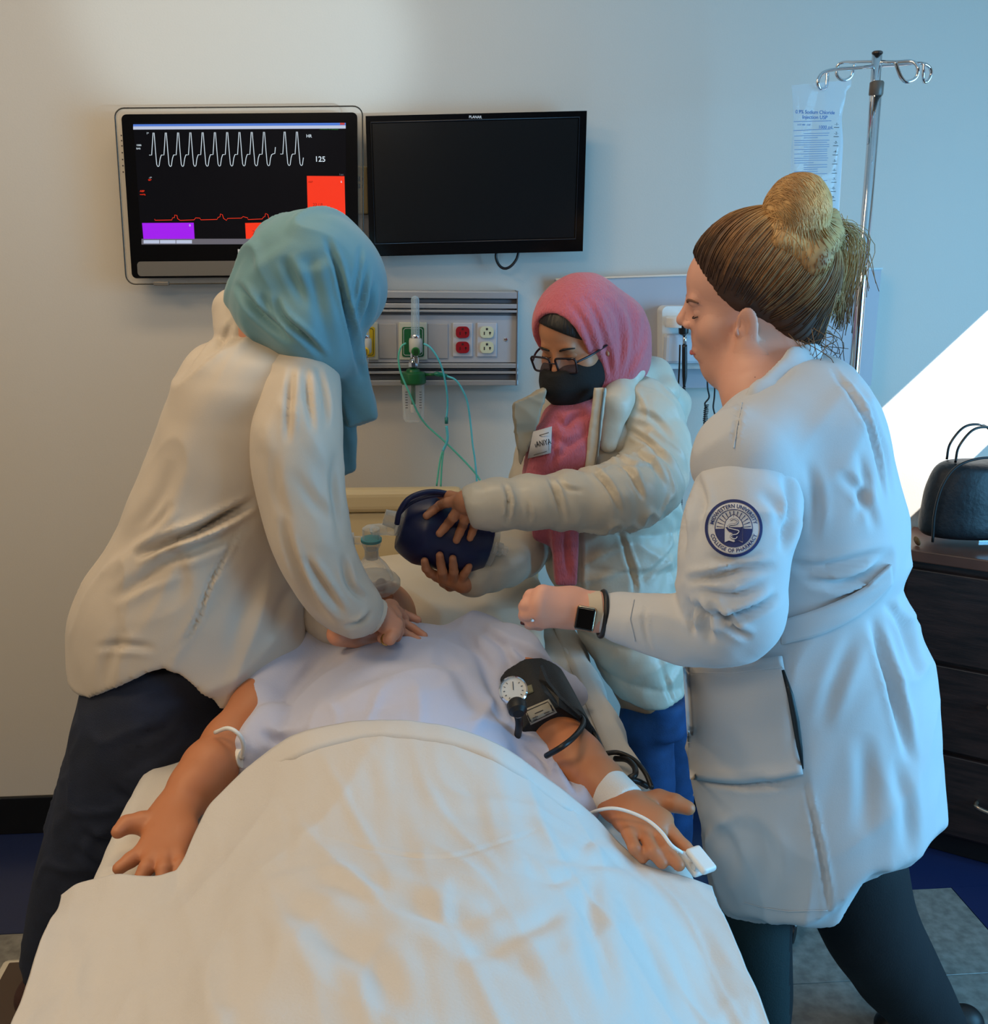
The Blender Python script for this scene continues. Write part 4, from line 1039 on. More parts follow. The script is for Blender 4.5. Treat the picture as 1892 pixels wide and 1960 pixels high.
# hems hanging at both sides
for side, j in ((-1, 0), (1, NU-1)):
    prev = [i*NU+j for i in range(NV)]
    for q in range(1, 19):
        v = q/18; cur = []
        for i in range(NV):
            b = G3[i, j]; y = b[1]; w = math.sin(y*24+side)*.016+math.sin(y*53+1)*.007
            fall = .0 if i == 0 else 1
            x = b[0]+side*(.006*math.sin(min(1, v*3)*math.pi/2)+(.0*v+.7*w*v))*min(1, i/14)
            z = b[2]-.46*v*min(1, i/18+.05)-.0*v
            cur.append(len(V)); V.append((x, y-.02*v, z))
        for i in range(NV-1):
            q4 = (prev[i], cur[i], cur[i+1], prev[i+1]); Fc.append(q4 if side > 0 else q4[::-1])
        prev = cur
bl = pyd('top_sheet', V, Fc, M_blan, None, True); md = bl.modifiers.new('s', 'SOLIDIFY'); md.thickness = .005; md.offset = 1
meta(bl, 'wrinkled white top sheet covering the simulator from belly to feet', 'sheet')
# folded hem band along the top edge
he = G3[0]; he2 = G3[9]
Vh = []; nh = 6
sel = list(range(95, 262, 2))
for j in sel:
    for k in range(nh):
        u = k/(nh-1); tp_ = min(1, (j-95)/40, (261-j)/40)*.97+.03; p = G3[int(12*u*tp_)][j]; Vh.append(p+np.array([0, .004*(1-u), (.0065+.004*math.sin(math.pi*u))*tp_]))
Fh = [(a*nh+b, a*nh+b+1, (a+1)*nh+b+1, (a+1)*nh+b) for a in range(len(sel)-1) for b in range(nh-1)]
hm = pyd('folded_hem', Vh, Fh, M_blan, bl, True); md = hm.modifiers.new('s', 'SOLIDIFY'); md.thickness = .006; md.offset = -1
# ================================================================== people: shared pieces
M_eyew = mat('eye_white', (215, 205, 200), .2); M_iris = mat('iris_dark', (40, 26, 20), .15)
def WY(p): return W(p[0], p[1], p[2])
def fin(pts, r0, r1, k=.003, kind='Y'):
    P = [W(*p) if kind == 'Y' else (WZ(*p) if kind == 'Z' else p) for p in pts]; n = len(P); out = []
    for i in range(n-1):
        out.append(cap(P[i], P[i+1], r0+(r1-r0)*i/(n-1), r0+(r1-r0)*(i+1)/(n-1), k))
    return out
def head_prims(c, R, s=1.0, ears=True, neck=None, edy=0, ndz=0):
    L = lambda x, y, z: c+R @ (np.array([x, y, z])*s)
    r = lambda *a: np.array(a)*s
    P = [ell(L(0, -.02, .035), r(.076, .096, .085), R, .02), ell(L(0, .028, -.03), r(.062, .062, .085), R, .02), ell(L(0, .02, .04), r(.064, .07, .06), R, .02),
         ell(L(0, .038, -.082), r(.046, .044, .035), R, .02), ell(L(0, .066, -.102), r(.02, .016, .016), R, .018),
         cap(L(-.03, .078, .018), L(.03, .078, .018), .012*s, .012*s, .012),
         cap(L(0, .088, .010+ndz*.4), L(0, .104, -.022+ndz), .0062*s, .0085*s, .010), ell(L(0, .1065, -.028+ndz), r(.0085, .0085, .0078), R, .008), ell(L(0, .078, -.050), r(.028, .017, .026), R, .015),
         ell(L(.0115, .095, -.033+ndz*.9), r(.007, .011, .0068), R, .006), ell(L(-.0115, .095, -.033+ndz*.9), r(.007, .011, .0068), R, .006),
         ell(L(.04, .055, -.03), r(.026, .028, .028), R, .02), ell(L(-.04, .055, -.03), r(.026, .028, .028), R, .02),
         ell(L(.034, .105, .0), r(.015, .018, .010), R, .012, '-'), ell(L(-.034, .105, .0), r(.015, .018, .010), R, .012, '-'), cap(L(0, .082, .008), L(0, .088, -.012), .009*s, .010*s, .008),
         ell(L(.031, .072, -.001), r(.0145, .0145, .0125), R, .003), ell(L(-.031, .072, -.001), r(.0145, .0145, .0125), R, .003),
         ell(L(0, .086, -.064), r(.022, .012, .006), R, .006), ell(L(0, .084, -.074), r(.019, .012, .0068), R, .006)]
    if ears:
        for sx in (-1, 1):
            Re = R @ np.array(Matrix.Rotation(sx*.25, 3, 'Z')) @ np.array(Matrix.Rotation(.15, 3, 'X'))
            P += [ell(L(sx*.079, -.006+edy, -.026), r(.006, .0175, .029), Re, .004), ell(L(sx*.078, .000+edy, -.052), r(.006, .009, .010), R, .006),
                  ell(L(sx*.0865, .002+edy, -.022), r(.0075, .0115, .020), Re, .002, '-'), cap(L(sx*.080, -.004+edy, -.012), L(sx*.081, -.007+edy, -.038), .0028*s, .0028*s, .003), ell(L(sx*.080, .011+edy, -.032), r(.004, .004, .006), R, .004), ell(L(sx*.086, .004+edy, -.033), r(.012, .0045, .006), R, .002, '-')]
    if neck is not None: P.append(cap(L(0, -.025, -.06), neck[0], .058*s, neck[1], .03))
    return P, L
def prism(px, Y, ht, rr=.004, k=.01, tilt=0):
    """convex pixel outline on plane Y, thickness 2*ht"""
    A = [W(x, y, Y) for x, y in px]; c = np.mean(A, 0); E = []
    for a, b in zip(A, A[1:]+A[:1]):
        d = nrm([b[0]-a[0], 0, b[2]-a[2]]); n = np.array([d[2], 0, -d[0]])
        if n @ (c-a) > 0: n = -n
        E.append((n, n @ a))
    lo = np.min(A, 0)-np.array([rr, ht+abs(tilt)*.2, rr]); hi = np.max(A, 0)+np.array([rr, ht+abs(tilt)*.2, rr])
    def f(x, y, z):
        d = np.abs(y-Y-tilt*(z-c[2]))-ht+rr+0*x
        for n, o in E: d = np.maximum(d, n[0]*x+n[2]*z-o+rr)
        return d-rr
    return (lo, hi, f, '+', k)
def pxcut2(line, ys):
    As = []
    for Y in ys:
        A = np.array([W(x, y, Y) for x, y in line]); As.append(A[np.argsort(A[:, 0])])
    def f(x, y, z):
        xs = x.ravel(); T = np.stack([np.interp(xs, A[:, 0], A[:, 2]) for A in As], 1)
        yy = np.clip(y.ravel(), ys[0], ys[-1]); o = np.stack([np.array([np.interp(v, ys, row) for v in yy]) for row in T], 0)
        return (o[:, :, None]-z).astype(np.float32)
    return cutf(f)
def pxcut(line, side='below', Y=-1.0):
    """hem: removes what lies below a pixel polyline taken at depth Y"""
    A = np.array([W(x, y, Y) for x, y in line]); o = np.argsort(A[:, 0]); A = A[o]
    def f(x, y, z):
        zc = np.interp(x.ravel(), A[:, 0], A[:, 2]).reshape(x.shape)
        return (zc-z if side == 'below' else z-zc)+0*y
    return cutf(f)

def textdecal(name, bv, s, px, py, hpx, deg, off, m, parent, sx=1.0):
    cu = bpy.data.curves.new('t', 'FONT'); cu.body = s; cu.size = hpx/.70; cu.resolution_u = 2; cu.offset = .015*cu.size
    t = bpy.data.objects.new('tmp', cu); me = bpy.data.meshes.new_from_object(t); bpy.data.objects.remove(t)
    a = math.radians(deg); V = []
    for v in me.vertices:
        x, y = v.co.x*sx, -v.co.y; q = hit(bv, px+x*math.cos(a)-y*math.sin(a), py+x*math.sin(a)+y*math.cos(a), off)
        V.append(q if q is not None else W(px, py, -1))
    Fc = [tuple(p.vertices) for p in me.polygons]; bpy.data.meshes.remove(me)
    return pyd(name, V, Fc, m, parent)
# ================================================================== woman at the left
LW = thing('person', 'woman in teal headscarf and cream blouse bending with both hands on the simulator chest', 'person', W(110, 1930, -.78))
M_sk1 = mat('skin_light_brown', (206, 142, 112), .48, sss=.08, bump=.04, bscale=150)
M_blouse = mat('cream_blouse', (196, 183, 167), .5, bump=.05, bscale=500, sheen=.15)
M_jean = mat('dark_denim', (22, 30, 50), .8, bump=.25, bscale=500, var=.2, vscale=15)
M_teal = mat('teal_scarf', (98, 142, 152), .62, bump=.06, bscale=400, sheen=.25)
hC1 = W(606, 556, -.80); R1 = frame(nrm([.75, .25, -.62]), (.4, 0, .9))
hp1, L1_ = head_prims(hC1, R1, 1.0, True, (W(500, 650, -.78), .06))
body1 = hp1+[loft(slices([(650, 420, 560, -.78, .08), (740, 375, 580, -.78, .09), (900, 320, 530, -.78, .09), (1060, 280, 510, -.78, .09), (1240, 190, 500, -.80, .13)]), .03)]
body1 += chain([(575, 745, -.86, 42), (575, 900, -.92, 40), (602, 1030, -.95, 36), (650, 1120, -.95, 30), (700, 1178, -.93, 24)], .02)
body1 += chain([(560, 740, -.66, 42), (580, 900, -.66, 40), (590, 1050, -.72, 36), (620, 1150, -.78, 30), (650, 1210, -.82, 22)], .02)
body1 += chain([(290, 1300, -.82, 80), (225, 1520, -.84, 62), (140, 1740, -.80, 42), (98, 1880, -.79, 30)], .03)+chain([(380, 1300, -.70, 80), (330, 1600, -.66, 60), (290, 1850, -.62, 36), (280, 1990, -.6, 28)], .03)
# hands: one laid over the other on the chest
zc = .905
wr1 = WZ(708, 1180, .935)
h1 = [cap(wr1-np.array([.02, 0, -.005]), WZ(728, 1178, .930), .021, .022, .01)]
for q, rr in (((748, 1160, .925), .016), ((753, 1177, .92), .017), ((755, 1196, .915), .016), ((752, 1212, .905), .014)): h1.append(cap(WZ(726, 1178, .930), WZ(*q), .021, rr, .008, n=(0, -.6, .8), sq=.8))
h1 += fin([(753, 1214, .905), (747, 1224, .90), (732, 1222, .895)], .0105, .009, kind='Z')
h1 += fin([(754, 1162, .92), (765, 1172, .905), (775, 1184, .89)], .0095, .008, kind='Z')
h1 += fin([(756, 1180, .918), (766, 1192, .90), (768, 1206, .885)], .0095, .008, kind='Z')
h1 += fin([(756, 1198, .912), (764, 1208, .90), (760, 1220, .885)], .0095, .0085, kind='Z')
# lower hand
h1 += [cap(WZ(648, 1214, .895), WZ(690, 1214, .882), .021, .021, .01), cap(WZ(690, 1214, .880), WZ(752, 1192, .882), .022, .016, .01), cap(WZ(690, 1214, .880), WZ(750, 1212, .880), .022, .016, .01)]
h1 += fin([(655, 1222, .885), (690, 1228, .874), (712, 1230, .870), (733, 1231, .868)], .0145, .0085, kind='Z')
h1 += fin([(758, 1172, .893), (772, 1175, .886), (787, 1181, .878), (800, 1186, .874)], .0095, .0068, kind='Z')
h1 += fin([(756, 1188, .888), (772, 1193, .882), (790, 1203, .874), (812, 1217, .868)], .0105, .0072, kind='Z')
h1 += fin([(752, 1205, .882), (770, 1211, .876), (786, 1219, .870), (801, 1226, .866)], .0105, .0075, kind='Z')
b1 = build('body', body1, .008, M_sk1, LW, None, [(h1, .0022), (hp1, .003)])
M_nail = mat('nail_pink', (226, 170, 150), .3)
lathe('ring', [(.0085, -.0014), (.0098, -.0012), (.0098, .0012), (.0085, .0014)], WZ(768, 1174, .889), nrm(WZ(787, 1181, .878)-WZ(768, 1174, .889)), M_steel, LW, 18)
lathe('ring', [(.0095, -.002), (.0108, -.0015), (.0108, .0015), (.0095, .002)], WZ(739, 1224, .897), nrm(WZ(747, 1224, .90)-WZ(732, 1222, .895)), mat('gold', (190, 150, 90), .2, 1), LW, 18)
# blouse
rows = [(628, 428, 500, -.74, .05), (645, 400, 560, -.76, .085), (672, 372, 612, -.78, .115), (720, 346, 628, -.80, .13), (800, 314, 618, -.80, .14), (870, 291, 596, -.80, .14), (950, 259, 572, -.80, .14), (1010, 236, 566, -.80, .148), (1060, 205, 562, -.80, .152), (1100, 180, 568, -.80, .156), (1150, 158, 575, -.80, .16), (1200, 149, 579, -.80, .16), (1260, 152, 577, -.80, .16), (1320, 161, 566, -.80, .158), (1420, 172, 540, -.80, .15)]
hemY = -.93
hem = [(140, 1352), (165, 1346), (230, 1308), (290, 1275), (320, 1266), (345, 1275), (380, 1300), (420, 1338), (465, 1378), (500, 1396), (515, 1398), (535, 1370), (552, 1330), (568, 1270), (600, 1200)]
bl_cr = [([(490, 955), (440, 985), (380, 1015), (320, 1038), (260, 1068)], .016, 9), ([(470, 1010), (400, 1040), (320, 1075), (240, 1120)], .008, 12), ([(360, 1080), (280, 1110), (210, 1150)], .007, 12),
         ([(330, 880), (300, 960), (240, 1040), (195, 1090)], .007, 16), ([(330, 960), (300, 1000), (250, 1040)], .005, 10), ([(470, 990), (430, 1060), (400, 1120), (370, 1200), (320, 1262)], .0035, 4),
         ([(570, 1110), (540, 1160), (520, 1220)], .006, 14), ([(520, 1060), (470, 1160), (440, 1260)], .004, 18), ([(240, 1200), (210, 1260), (200, 1330)], .004, 14), ([(300, 1240), (240, 1235), (180, 1240)], .003, 8),
         ([(410, 630), (380, 670), (340, 730)], .003, 7), ([(445, 612), (430, 650), (400, 690)], .003, 7), ([(560, 690), (540, 730), (500, 800)], .004, 5), ([(320, 1020), (350, 1090), (340, 1180)], .003, 18)]
def bdisp(P, N): return .008*wrinkle(P, (.8, .2, .5), 1.8, 8, 68)+.006*wrinkle(P, (.5, .2, 1), 2, 10, 69)+.006*aniso(P, (.6, .1, .8), 3, 9, 31)+.0045*aniso(P, (.8, .2, -.4), 3, 14, 33)+2.2*creases(P, N, bl_cr)
blouse = build('blouse', [loft(slices(rows), .02, endr=.01), pxcut(hem, Y=hemY), cap(W(456, 600, -.76), W(462, 640, -.78), .046, .05, .01)], .0055, M_blouse, LW, bdisp)
sl_cr = [([(585, 700), (590, 760), (600, 830)], .004, 7), ([(560, 700), (555, 770), (550, 850)], .004, 7), ([(610, 700), (622, 760), (628, 820)], .0035, 6), ([(640, 860), (640, 950), (655, 1040)], .004, 8),
         ([(540, 990), (560, 1060), (600, 1150), (640, 1200)], .006, 9), ([(580, 1060), (620, 1120), (660, 1180)], .006, 8), ([(655, 1060), (670, 1120), (700, 1150)], .005, 7), ([(660, 1200), (690, 1190), (712, 1170)], .005, 5), ([(520, 860), (530, 940), (560, 1020)], .003, 12), ([(560, 900), (600, 960), (640, 1000)], .003, 12)]
def sdisp(P, N): return .006*wrinkle(P, (.3, .1, -1), 2.5, 14, 70)+.005*aniso(P, (.2, .1, 1), 3, 13, 41)+.004*aniso(P, (.7, .1, -.7), 4, 16, 42)+2.2*creases(P, N, sl_cr)
slv = build('sleeve', chain([(590, 712, -.86, 50), (572, 780, -.90, 70), (567, 860, -.93, 77), (577, 950, -.94, 72), (594, 1030, -.955, 64), (626, 1098, -.955, 56), (660, 1148, -.945, 50), (688, 1172, -.935, 42)], .02)+[cap(W(545, 740, -.86), W(560, 820, -.88), .05, .05, .03)], .005, M_blouse, LW, sdisp)
build('sleeve', chain([(590, 740, -.68, 55), (590, 900, -.70, 60), (600, 1080, -.72, 55), (618, 1160, -.78, 42), (640, 1200, -.81, 32)], .02), .007, M_blouse, LW, lambda P, N: .004*pn(P*30, 3))
cuffring('cuff', W(690, 1166, -.935), W(723, 1182, -.925), .036, .030, M_blouse, LW, .0015, .0025)
lathe('cuff_button', [(0, .001), (.004, .001), (.004, -.001)], W(664, 1205, -.93), (0, -1, .2), M_blouse, LW, 12)
# jeans
jc = [([(210, 1500), (250, 1530), (300, 1545)], .006, 10), ([(150, 1590), (200, 1615), (240, 1620)], .008, 9), ([(140, 1620), (180, 1650), (220, 1660)], .007, 9), ([(320, 1280), (290, 1380), (250, 1480), (225, 1580)], .003, 3), ([(340, 1370), (300, 1400), (260, 1410)], .004, 10), ([(85, 1770), (110, 1790), (130, 1790)], .004, 8), ([(70, 1830), (95, 1845), (120, 1840)], .005, 8)]
def jdisp(P, N): return .006*wrinkle(P, (1, .2, .3), 3, 16, 71)+.003*aniso(P, (1, .2, .3), 4, 16, 51)+creases(P, N, jc)
jeans = build('jeans', [loft(slices([(1215, 185, 470, -.80, .13), (1300, 172, 445, -.80, .135), (1360, 168, 430, -.80, .135), (1400, 165, 410, -.80, .13)]), .05)]+chain([(290, 1370, -.83, 118), (262, 1450, -.84, 108), (220, 1540, -.84, 92), (180, 1630, -.83, 80), (147, 1710, -.81, 68), (118, 1790, -.80, 54), (98, 1858, -.79, 42)], .03)+chain([(380, 1370, -.70, 100), (340, 1560, -.66, 82), (310, 1740, -.63, 66), (290, 1900, -.60, 50), (284, 1960, -.6, 42)], .03), .008, M_jean, LW, jdisp)
M_shoe = mat('brown_suede', (62, 34, 26), .75, bump=.3, bscale=300)
for nm, (hx, hy, hY) in (('shoe', (88, 1888, -.79)), ('shoe', (284, 1978, -.6))):
    h = W(hx, hy, hY)
    base = .063 if hx < 100 else .0
    hz = base+.03
    build(nm, [cap(h, np.array([h[0]-.01, h[1], hz+.015]), .045, .043, .02), cap(np.array([h[0]-.02, h[1], hz]), np.array([h[0]+.15, h[1]+.02, hz-.002]), .036, .032, .03, n=(0, 0, 1), sq=.8), cutf(lambda x, y, z, b=base: b-z+0*x+0*y)], .005, M_shoe, LW)
# headscarf
hj_cr = [([(452, 540), (480, 580), (520, 620), (560, 655)], .010, 8), ([(540, 490), (560, 530), (590, 590)], .008, 11), ([(525, 570), (545, 610), (590, 650), (625, 690)], .009, 7), ([(500, 560), (520, 600), (550, 640)], .005, 8),
         ([(622, 455), (645, 510), (662, 580), (680, 660), (695, 730)], .010, 6), ([(590, 470), (600, 540), (620, 620), (640, 700)], .006, 14), ([(700, 500), (695, 560), (680, 610)], .006, 6), ([(715, 540), (708, 590), (692, 630)], .006, 6), ([(690, 470), (685, 530), (672, 590)], .004, 6), ([(640, 480), (600, 500), (560, 500)], .003, 14), ([(560, 440), (500, 480), (450, 530)], .003, 14)]
def hdisp(P, N): return .008*wrinkle(P, (.5, .1, -.8), 2.2, 11, 72)+.0055*aniso(P, (.5, .1, -.8), 3, 13, 61)+1.7*creases(P, N, hj_cr)
hprims = [ell(W(612, 522, -.80), (.112, .115, .100), np.array(Matrix.Rotation(math.radians(35), 3, 'Y')), .03), ell(W(668, 552, -.80), (.058, .095, .078), None, .03), ell(W(540, 520, -.79), (.075, .09, .062), np.array(Matrix.Rotation(math.radians(-35), 3, 'Y')), .05),
          cap(W(474, 572, -.78), W(520, 590, -.82), .038, .052, .04), cap(W(520, 590, -.82), W(590, 630, -.86), .056, .052, .04), cap(W(590, 630, -.86), W(632, 680, -.86), .054, .034, .04), cap(W(615, 600, -.84), W(655, 680, -.82), .056, .030, .04), cap(W(655, 680, -.82), W(675, 720, -.80), .030, .020, .02)]
hprims += [prism([(618, 620), (688, 620), (700, 690), (719, 797), (648, 825), (638, 700)], -.79, .016, .005, .02), prism([(640, 780), (673, 790), (681, 900), (652, 907), (640, 880)], -.765, .010, .004, .006)]
hijab1 = build('headscarf', hprims, .0045, M_teal, LW, hdisp)
# low step under her feet
sp = W(30, 1846, -.85)
stp = thing('foot_platform', 'low brown-topped foot platform with pale rounded rim at the lower left corner', 'step', (sp[0]+.2, sp[1]-.2, 0))
c0 = WZ(28, 1842, .06); 
box('rim', (c0[0]+.20, c0[1]-.21, .03), (.46, .46, .055), mat('pale_rim', (205, 196, 178), .4), stp, .012, label=None)
box('top_pad', (c0[0]+.20, c0[1]-.21, .0565), (.425, .425, .006), mat('brown_pad', (74, 58, 46), .6), stp, .02)
# ================================================================== resuscitator bag and mask
rs = thing('resuscitator', 'dark blue squeeze resuscitator bag with clear valve and face mask held over the simulator head', 'resuscitator', W(850, 1020, -.60))
M_bag = mat('navy_silicone', (14, 26, 72), .38, spec=.5)
BC = W(852, 1022, -.60); bd = nrm(W(900, 1034, -.60)-W(800, 1006, -.60)); Rbag = np.stack([bd, nrm(np.cross([0, 0, 1], bd)), np.cross(bd, nrm(np.cross([0, 0, 1], bd)))], 1)
k_ = mpp(-.6, 1020)
def bl_(u, v, w): return BC+Rbag @ np.array([u, v, w])
bagp = [cap(bl_(-.040, 0, 0), bl_(.035, 0, 0), .074, .070, .03), cap(bl_(.03, 0, 0), bl_(.085, 0, 0), .066, .040, .03), cap(bl_(-.05, 0, 0), bl_(-.072, 0, 0), .060, .040, .03)]
bag = build('squeeze_bag', bagp+[cutf(lambda x, y, z: (x-BC[0])*bd[0]+(y-BC[1])*bd[1]+(z-BC[2])*bd[2]-.094), cutf(lambda x, y, z: -((x-BC[0])*bd[0]+(y-BC[1])*bd[1]+(z-BC[2])*bd[2])-.092)], .004, M_bag, rs, None)
bagbv = bvh(bag)
lathe('intake_valve', [(.036, .088), (.040, .09), (.040, .106), (.034, .108), (.014, .108), (.014, .122), (.010, .124), (.010, .134)], BC, bd, M_clearg, rs, 28)
lathe('bag_neck', [(.030, -.088), (.030, -.098), (.018, -.102), (.016, -.128)][::-1], BC, bd, M_clearg, rs, 24)
tube('hand_strap', [W(760, 1003, -.67), W(765, 980, -.675), W(780, 957, -.675), W(803, 945, -.67), (W(830, 941, -.665)), W(856, 945, -.66), W(880, 953, -.655)], .0055, M_bag, rs, 8)
tube('hand_strap', [W(763, 985, -.66), W(783, 965, -.66), W(810, 953, -.66), W(840, 948, -.66), W(870, 952, -.655)], .004, M_bag, rs, 8)
mkY = -.545
mc = W(713, 1118, mkY); up = nrm([.0, -.12, 1])
h_ = lambda y: (W(713, y, mkY)-mc)[2]
lathe('mask_cushion', [(.036, .0), (.050, .002), (.056, .010), (.056, .020), (.050, .028), (.045, .030)], W(716, 1128, mkY), up, M_clearg, rs, 32)
lathe('mask_dome', [(.047, h_(1108)), (.044, h_(1098)), (.030, h_(1078)), (.019, h_(1068)), (.0135, h_(1060)), (.0125, h_(1042))], mc, up, M_clear, rs, 32, closed=True)
lathe('mask_collar', [(.0145, h_(1066)), (.0145, h_(1048))], mc, up, M_clearg, rs, 20)
lathe('teal_ring', [(.018, h_(1034)), (.022, h_(1032)), (.022, h_(1027)), (.018, h_(1026))], mc, up, clearmat('teal_plastic', (60, 170, 180), .6, .95, .2), rs, 24)
lathe('valve_housing', [(.015, h_(1048)), (.019, h_(1040)), (.020, h_(1030)), (.0185, h_(1022)), (.018, h_(1007)), (.012, h_(1003)), (.0, h_(1003))], mc, up, M_clear, rs, 24)
tube('elbow_arm', [W(716, 1014, mkY), W(735, 1013, mkY-.02), W(757, 1014, mkY-.05)], .0125, M_clear, rs, 16, 3)
tube('exhaust_port', [W(705, 1035, mkY), W(690, 1034, mkY), W(674, 1034, mkY)], .009, M_clear, rs, 14, 0)
tube('port_cap', [W(678, 1034, mkY), W(658, 1035, mkY)], .0165, mat('milky_white', (215, 212, 205), .4), rs, 18, 0)

# ================================================================== middle woman
MWp = thing('person', 'woman in pink headscarf, glasses, black mask and cream puffer coat squeezing the blue bag', 'person', WZ(1240, 1540, 0))
M_sk2 = mat('skin_olive', (190, 128, 92), .48, sss=.08, bump=.04, bscale=150)
M_puff = mat('cream_puffer', (200, 190, 172), .42, bump=.12, bscale=120, sheen=.1)
M_puffd = mat('coat_lining', (165, 155, 135), .6)
M_pink = mat('pink_crinkle_scarf', (200, 98, 110), .8, bump=.8, bscale=260, sheen=.3, stretch=(1, 1, .35))
M_dhair = mat('black_hair', (15, 11, 10), .45, bump=.5, bscale=160, stretch=(1, 1, .2))
fz = nrm([-.62, -.66, -.42]); R2 = frame(fz, (.05, 0, 1), math.radians(-4)); hC2 = W(1106, 646, -.47)
hp2, L2_ = head_prims(hC2, R2, .92, True, (W(1140, 790, -.40), .06))
Yt = -.42
body2 = hp2+[loft(slices([(770, 1060, 1240, Yt, .08), (830, 1040, 1280, Yt, .10), (960, 1060, 1270, Yt, .10), (1150, 1120, 1270, Yt, .11), (1350, 1180, 1300, Yt, .11)]), .03)]
body2 += chain([(1240, 800, -.44, 28), (1235, 915, -.56, 28), (1080, 958, -.68, 24), (900, 965, -.72, 21)], .02)+chain([(1050, 830, -.35, 34), (1010, 1000, -.40, 30), (960, 1080, -.50, 26), (885, 1115, -.60, 20)], .02)
body2 += chain([(1230, 1350, -.44, 42), (1240, 1560, -.44, 34), (1250, 1760, -.44, 24)], .02)+chain([(1290, 1350, -.34, 42), (1290, 1560, -.34, 34), (1290, 1720, -.34, 24)], .02)
def onbag(px, py, r):
    h = hit(bagbv, px, py, r)
    return h if h is not None else W(px, py, -.64)
def bf(pts, r0, r1):
    P = []; last = None
    for p in pts:
        if len(p) == 3: q = W(*p)
        else:
            q = hit(bagbv, p[0], p[1], .0065)
            if q is None: q = W(p[0], p[1], last[1]+.012 if last is not None else -.66)
        P.append(q); last = q
    return fin(P, r0, r1, kind='P')
wy = -.715
hand2 = [cap(W(905, 960, wy), W(890, 962, wy), .022, .020, .01)]
for q in ((873, 960, -.70), (880, 968, -.703), (893, 974, -.703), (906, 981, -.70)): hand2.append(cap(W(893, 960, wy), W(*q), .019, .0115, .008))
hand2 += bf([(873, 959, -.70), (857, 962, -.693), (843, 967), (829, 977), (817, 987)], .0105, .0078)
hand2 += bf([(881, 968, -.702), (868, 990, -.70), (860, 1000), (851, 1011), (842, 1021)], .0108, .0078)
hand2 += bf([(893, 974, -.702), (890, 995, -.70), (886, 1006), (880, 1020), (874, 1034)], .0105, .0076)
hand2 += bf([(906, 980, -.70), (909, 998, -.695), (908, 1008), (904, 1020), (900, 1030)], .0095, .007)
hand2 += bf([(884, 956, -.70), (862, 950, -.665), (845, 948, -.63)], .013, .009)
hand2b = [cap(W(912, 1118, -.60), W(888, 1115, -.625), .021, .020, .01)]
for q in ((836, 1103, -.635), (850, 1108, -.640), (868, 1110, -.640), (882, 1110, -.635)): hand2b.append(cap(W(884, 1114, -.625), W(*q), .018, .0115, .008))
hand2b += bf([(836, 1102, -.640), (824, 1097, -.652), (816, 1088, -.662), (813, 1074, -.668)], .0105, .0078)
hand2b += bf([(850, 1107, -.645), (847, 1094, -.664), (844, 1078), (842, 1063)], .0105, .0078)
hand2b += bf([(868, 1109, -.645), (869, 1094, -.664), (868, 1082), (867, 1069)], .0102, .0076)
hand2b += bf([(882, 1110, -.640), (889, 1099, -.655), (894, 1092, -.66), (898, 1084, -.66)], .0095, .0072)
hand2b += bf([(880, 1118, -.62), (862, 1122, -.59), (848, 1116, -.56)], .013, .009)
b2 = build('body', body2, .008, M_sk2, MWp, None, [(hand2, .002), (hand2b, .002), (hp2, .003)])
for sx in (-1, 1):
    e = pyd('eye', *(lambda g: (g[0], g[1]))(tubegeo([L2_(sx*.031, .074, -.002), L2_(sx*.031, .0741, -.002)], .001)), M_eyew, MWp) if False else None
    tube('eyelid', [L2_(sx*(.031-.015), .086, -.003), L2_(sx*.031, .0905, -.006), L2_(sx*(.031+.015), .083, -.004)], [.0006, .0016, .0006], M_dhair, MWp, 6)
    tube('eyebrow', [L2_(sx*.014, .092, .016), L2_(sx*.030, .094, .022), L2_(sx*.048, .080, .018)], [.0022, .0026, .0012], M_dhair, MWp, 6)
# hair at the forehead
hn_ = R2 @ nrm(np.array([.40, .75, -1])); ho_ = L2_(0, .075, .060)
build('hair', [ell(L2_(0, -.020, .038), (.0745, .0955, .079), R2, .01), ell(L2_(0, .021, .044), (.0635, .0695, .0585), R2, .01), cutf(lambda x, y, z: (x-ho_[0])*hn_[0]+(y-ho_[1])*hn_[1]+(z-ho_[2])*hn_[2])], .003, M_dhair, MWp)
# mask
mkp = [ell(L2_(0, .050, -.066), (.069, .080, .062), R2, .01), cap(L2_(0, .105, -.022), L2_(0, .122, -.06), .010, .018, .03), cap(L2_(0, .105, -.07), L2_(0, .080, -.120), .022, .026, .03)]
nm_ = R2 @ nrm(np.array([0, .12, 1])); mo = L2_(0, .09, -.020)
back_ = R2 @ np.array([0, -1, 0.]); bo = L2_(0, .012, 0)
mask = build('face_mask', mkp+[cutf(lambda x, y, z: (x-mo[0])*nm_[0]+(y-mo[1])*nm_[1]+(z-mo[2])*nm_[2]), cutf(lambda x, y, z: (x-bo[0])*back_[0]+(y-bo[1])*back_[1]+(z-bo[2])*back_[2])], .0035, mat('black_cloth', (9, 9, 10), .85, bump=.2, bscale=300), MWp, lambda P, N: .0018*aniso(P, (1, .2, .2), 6, 40, 5))
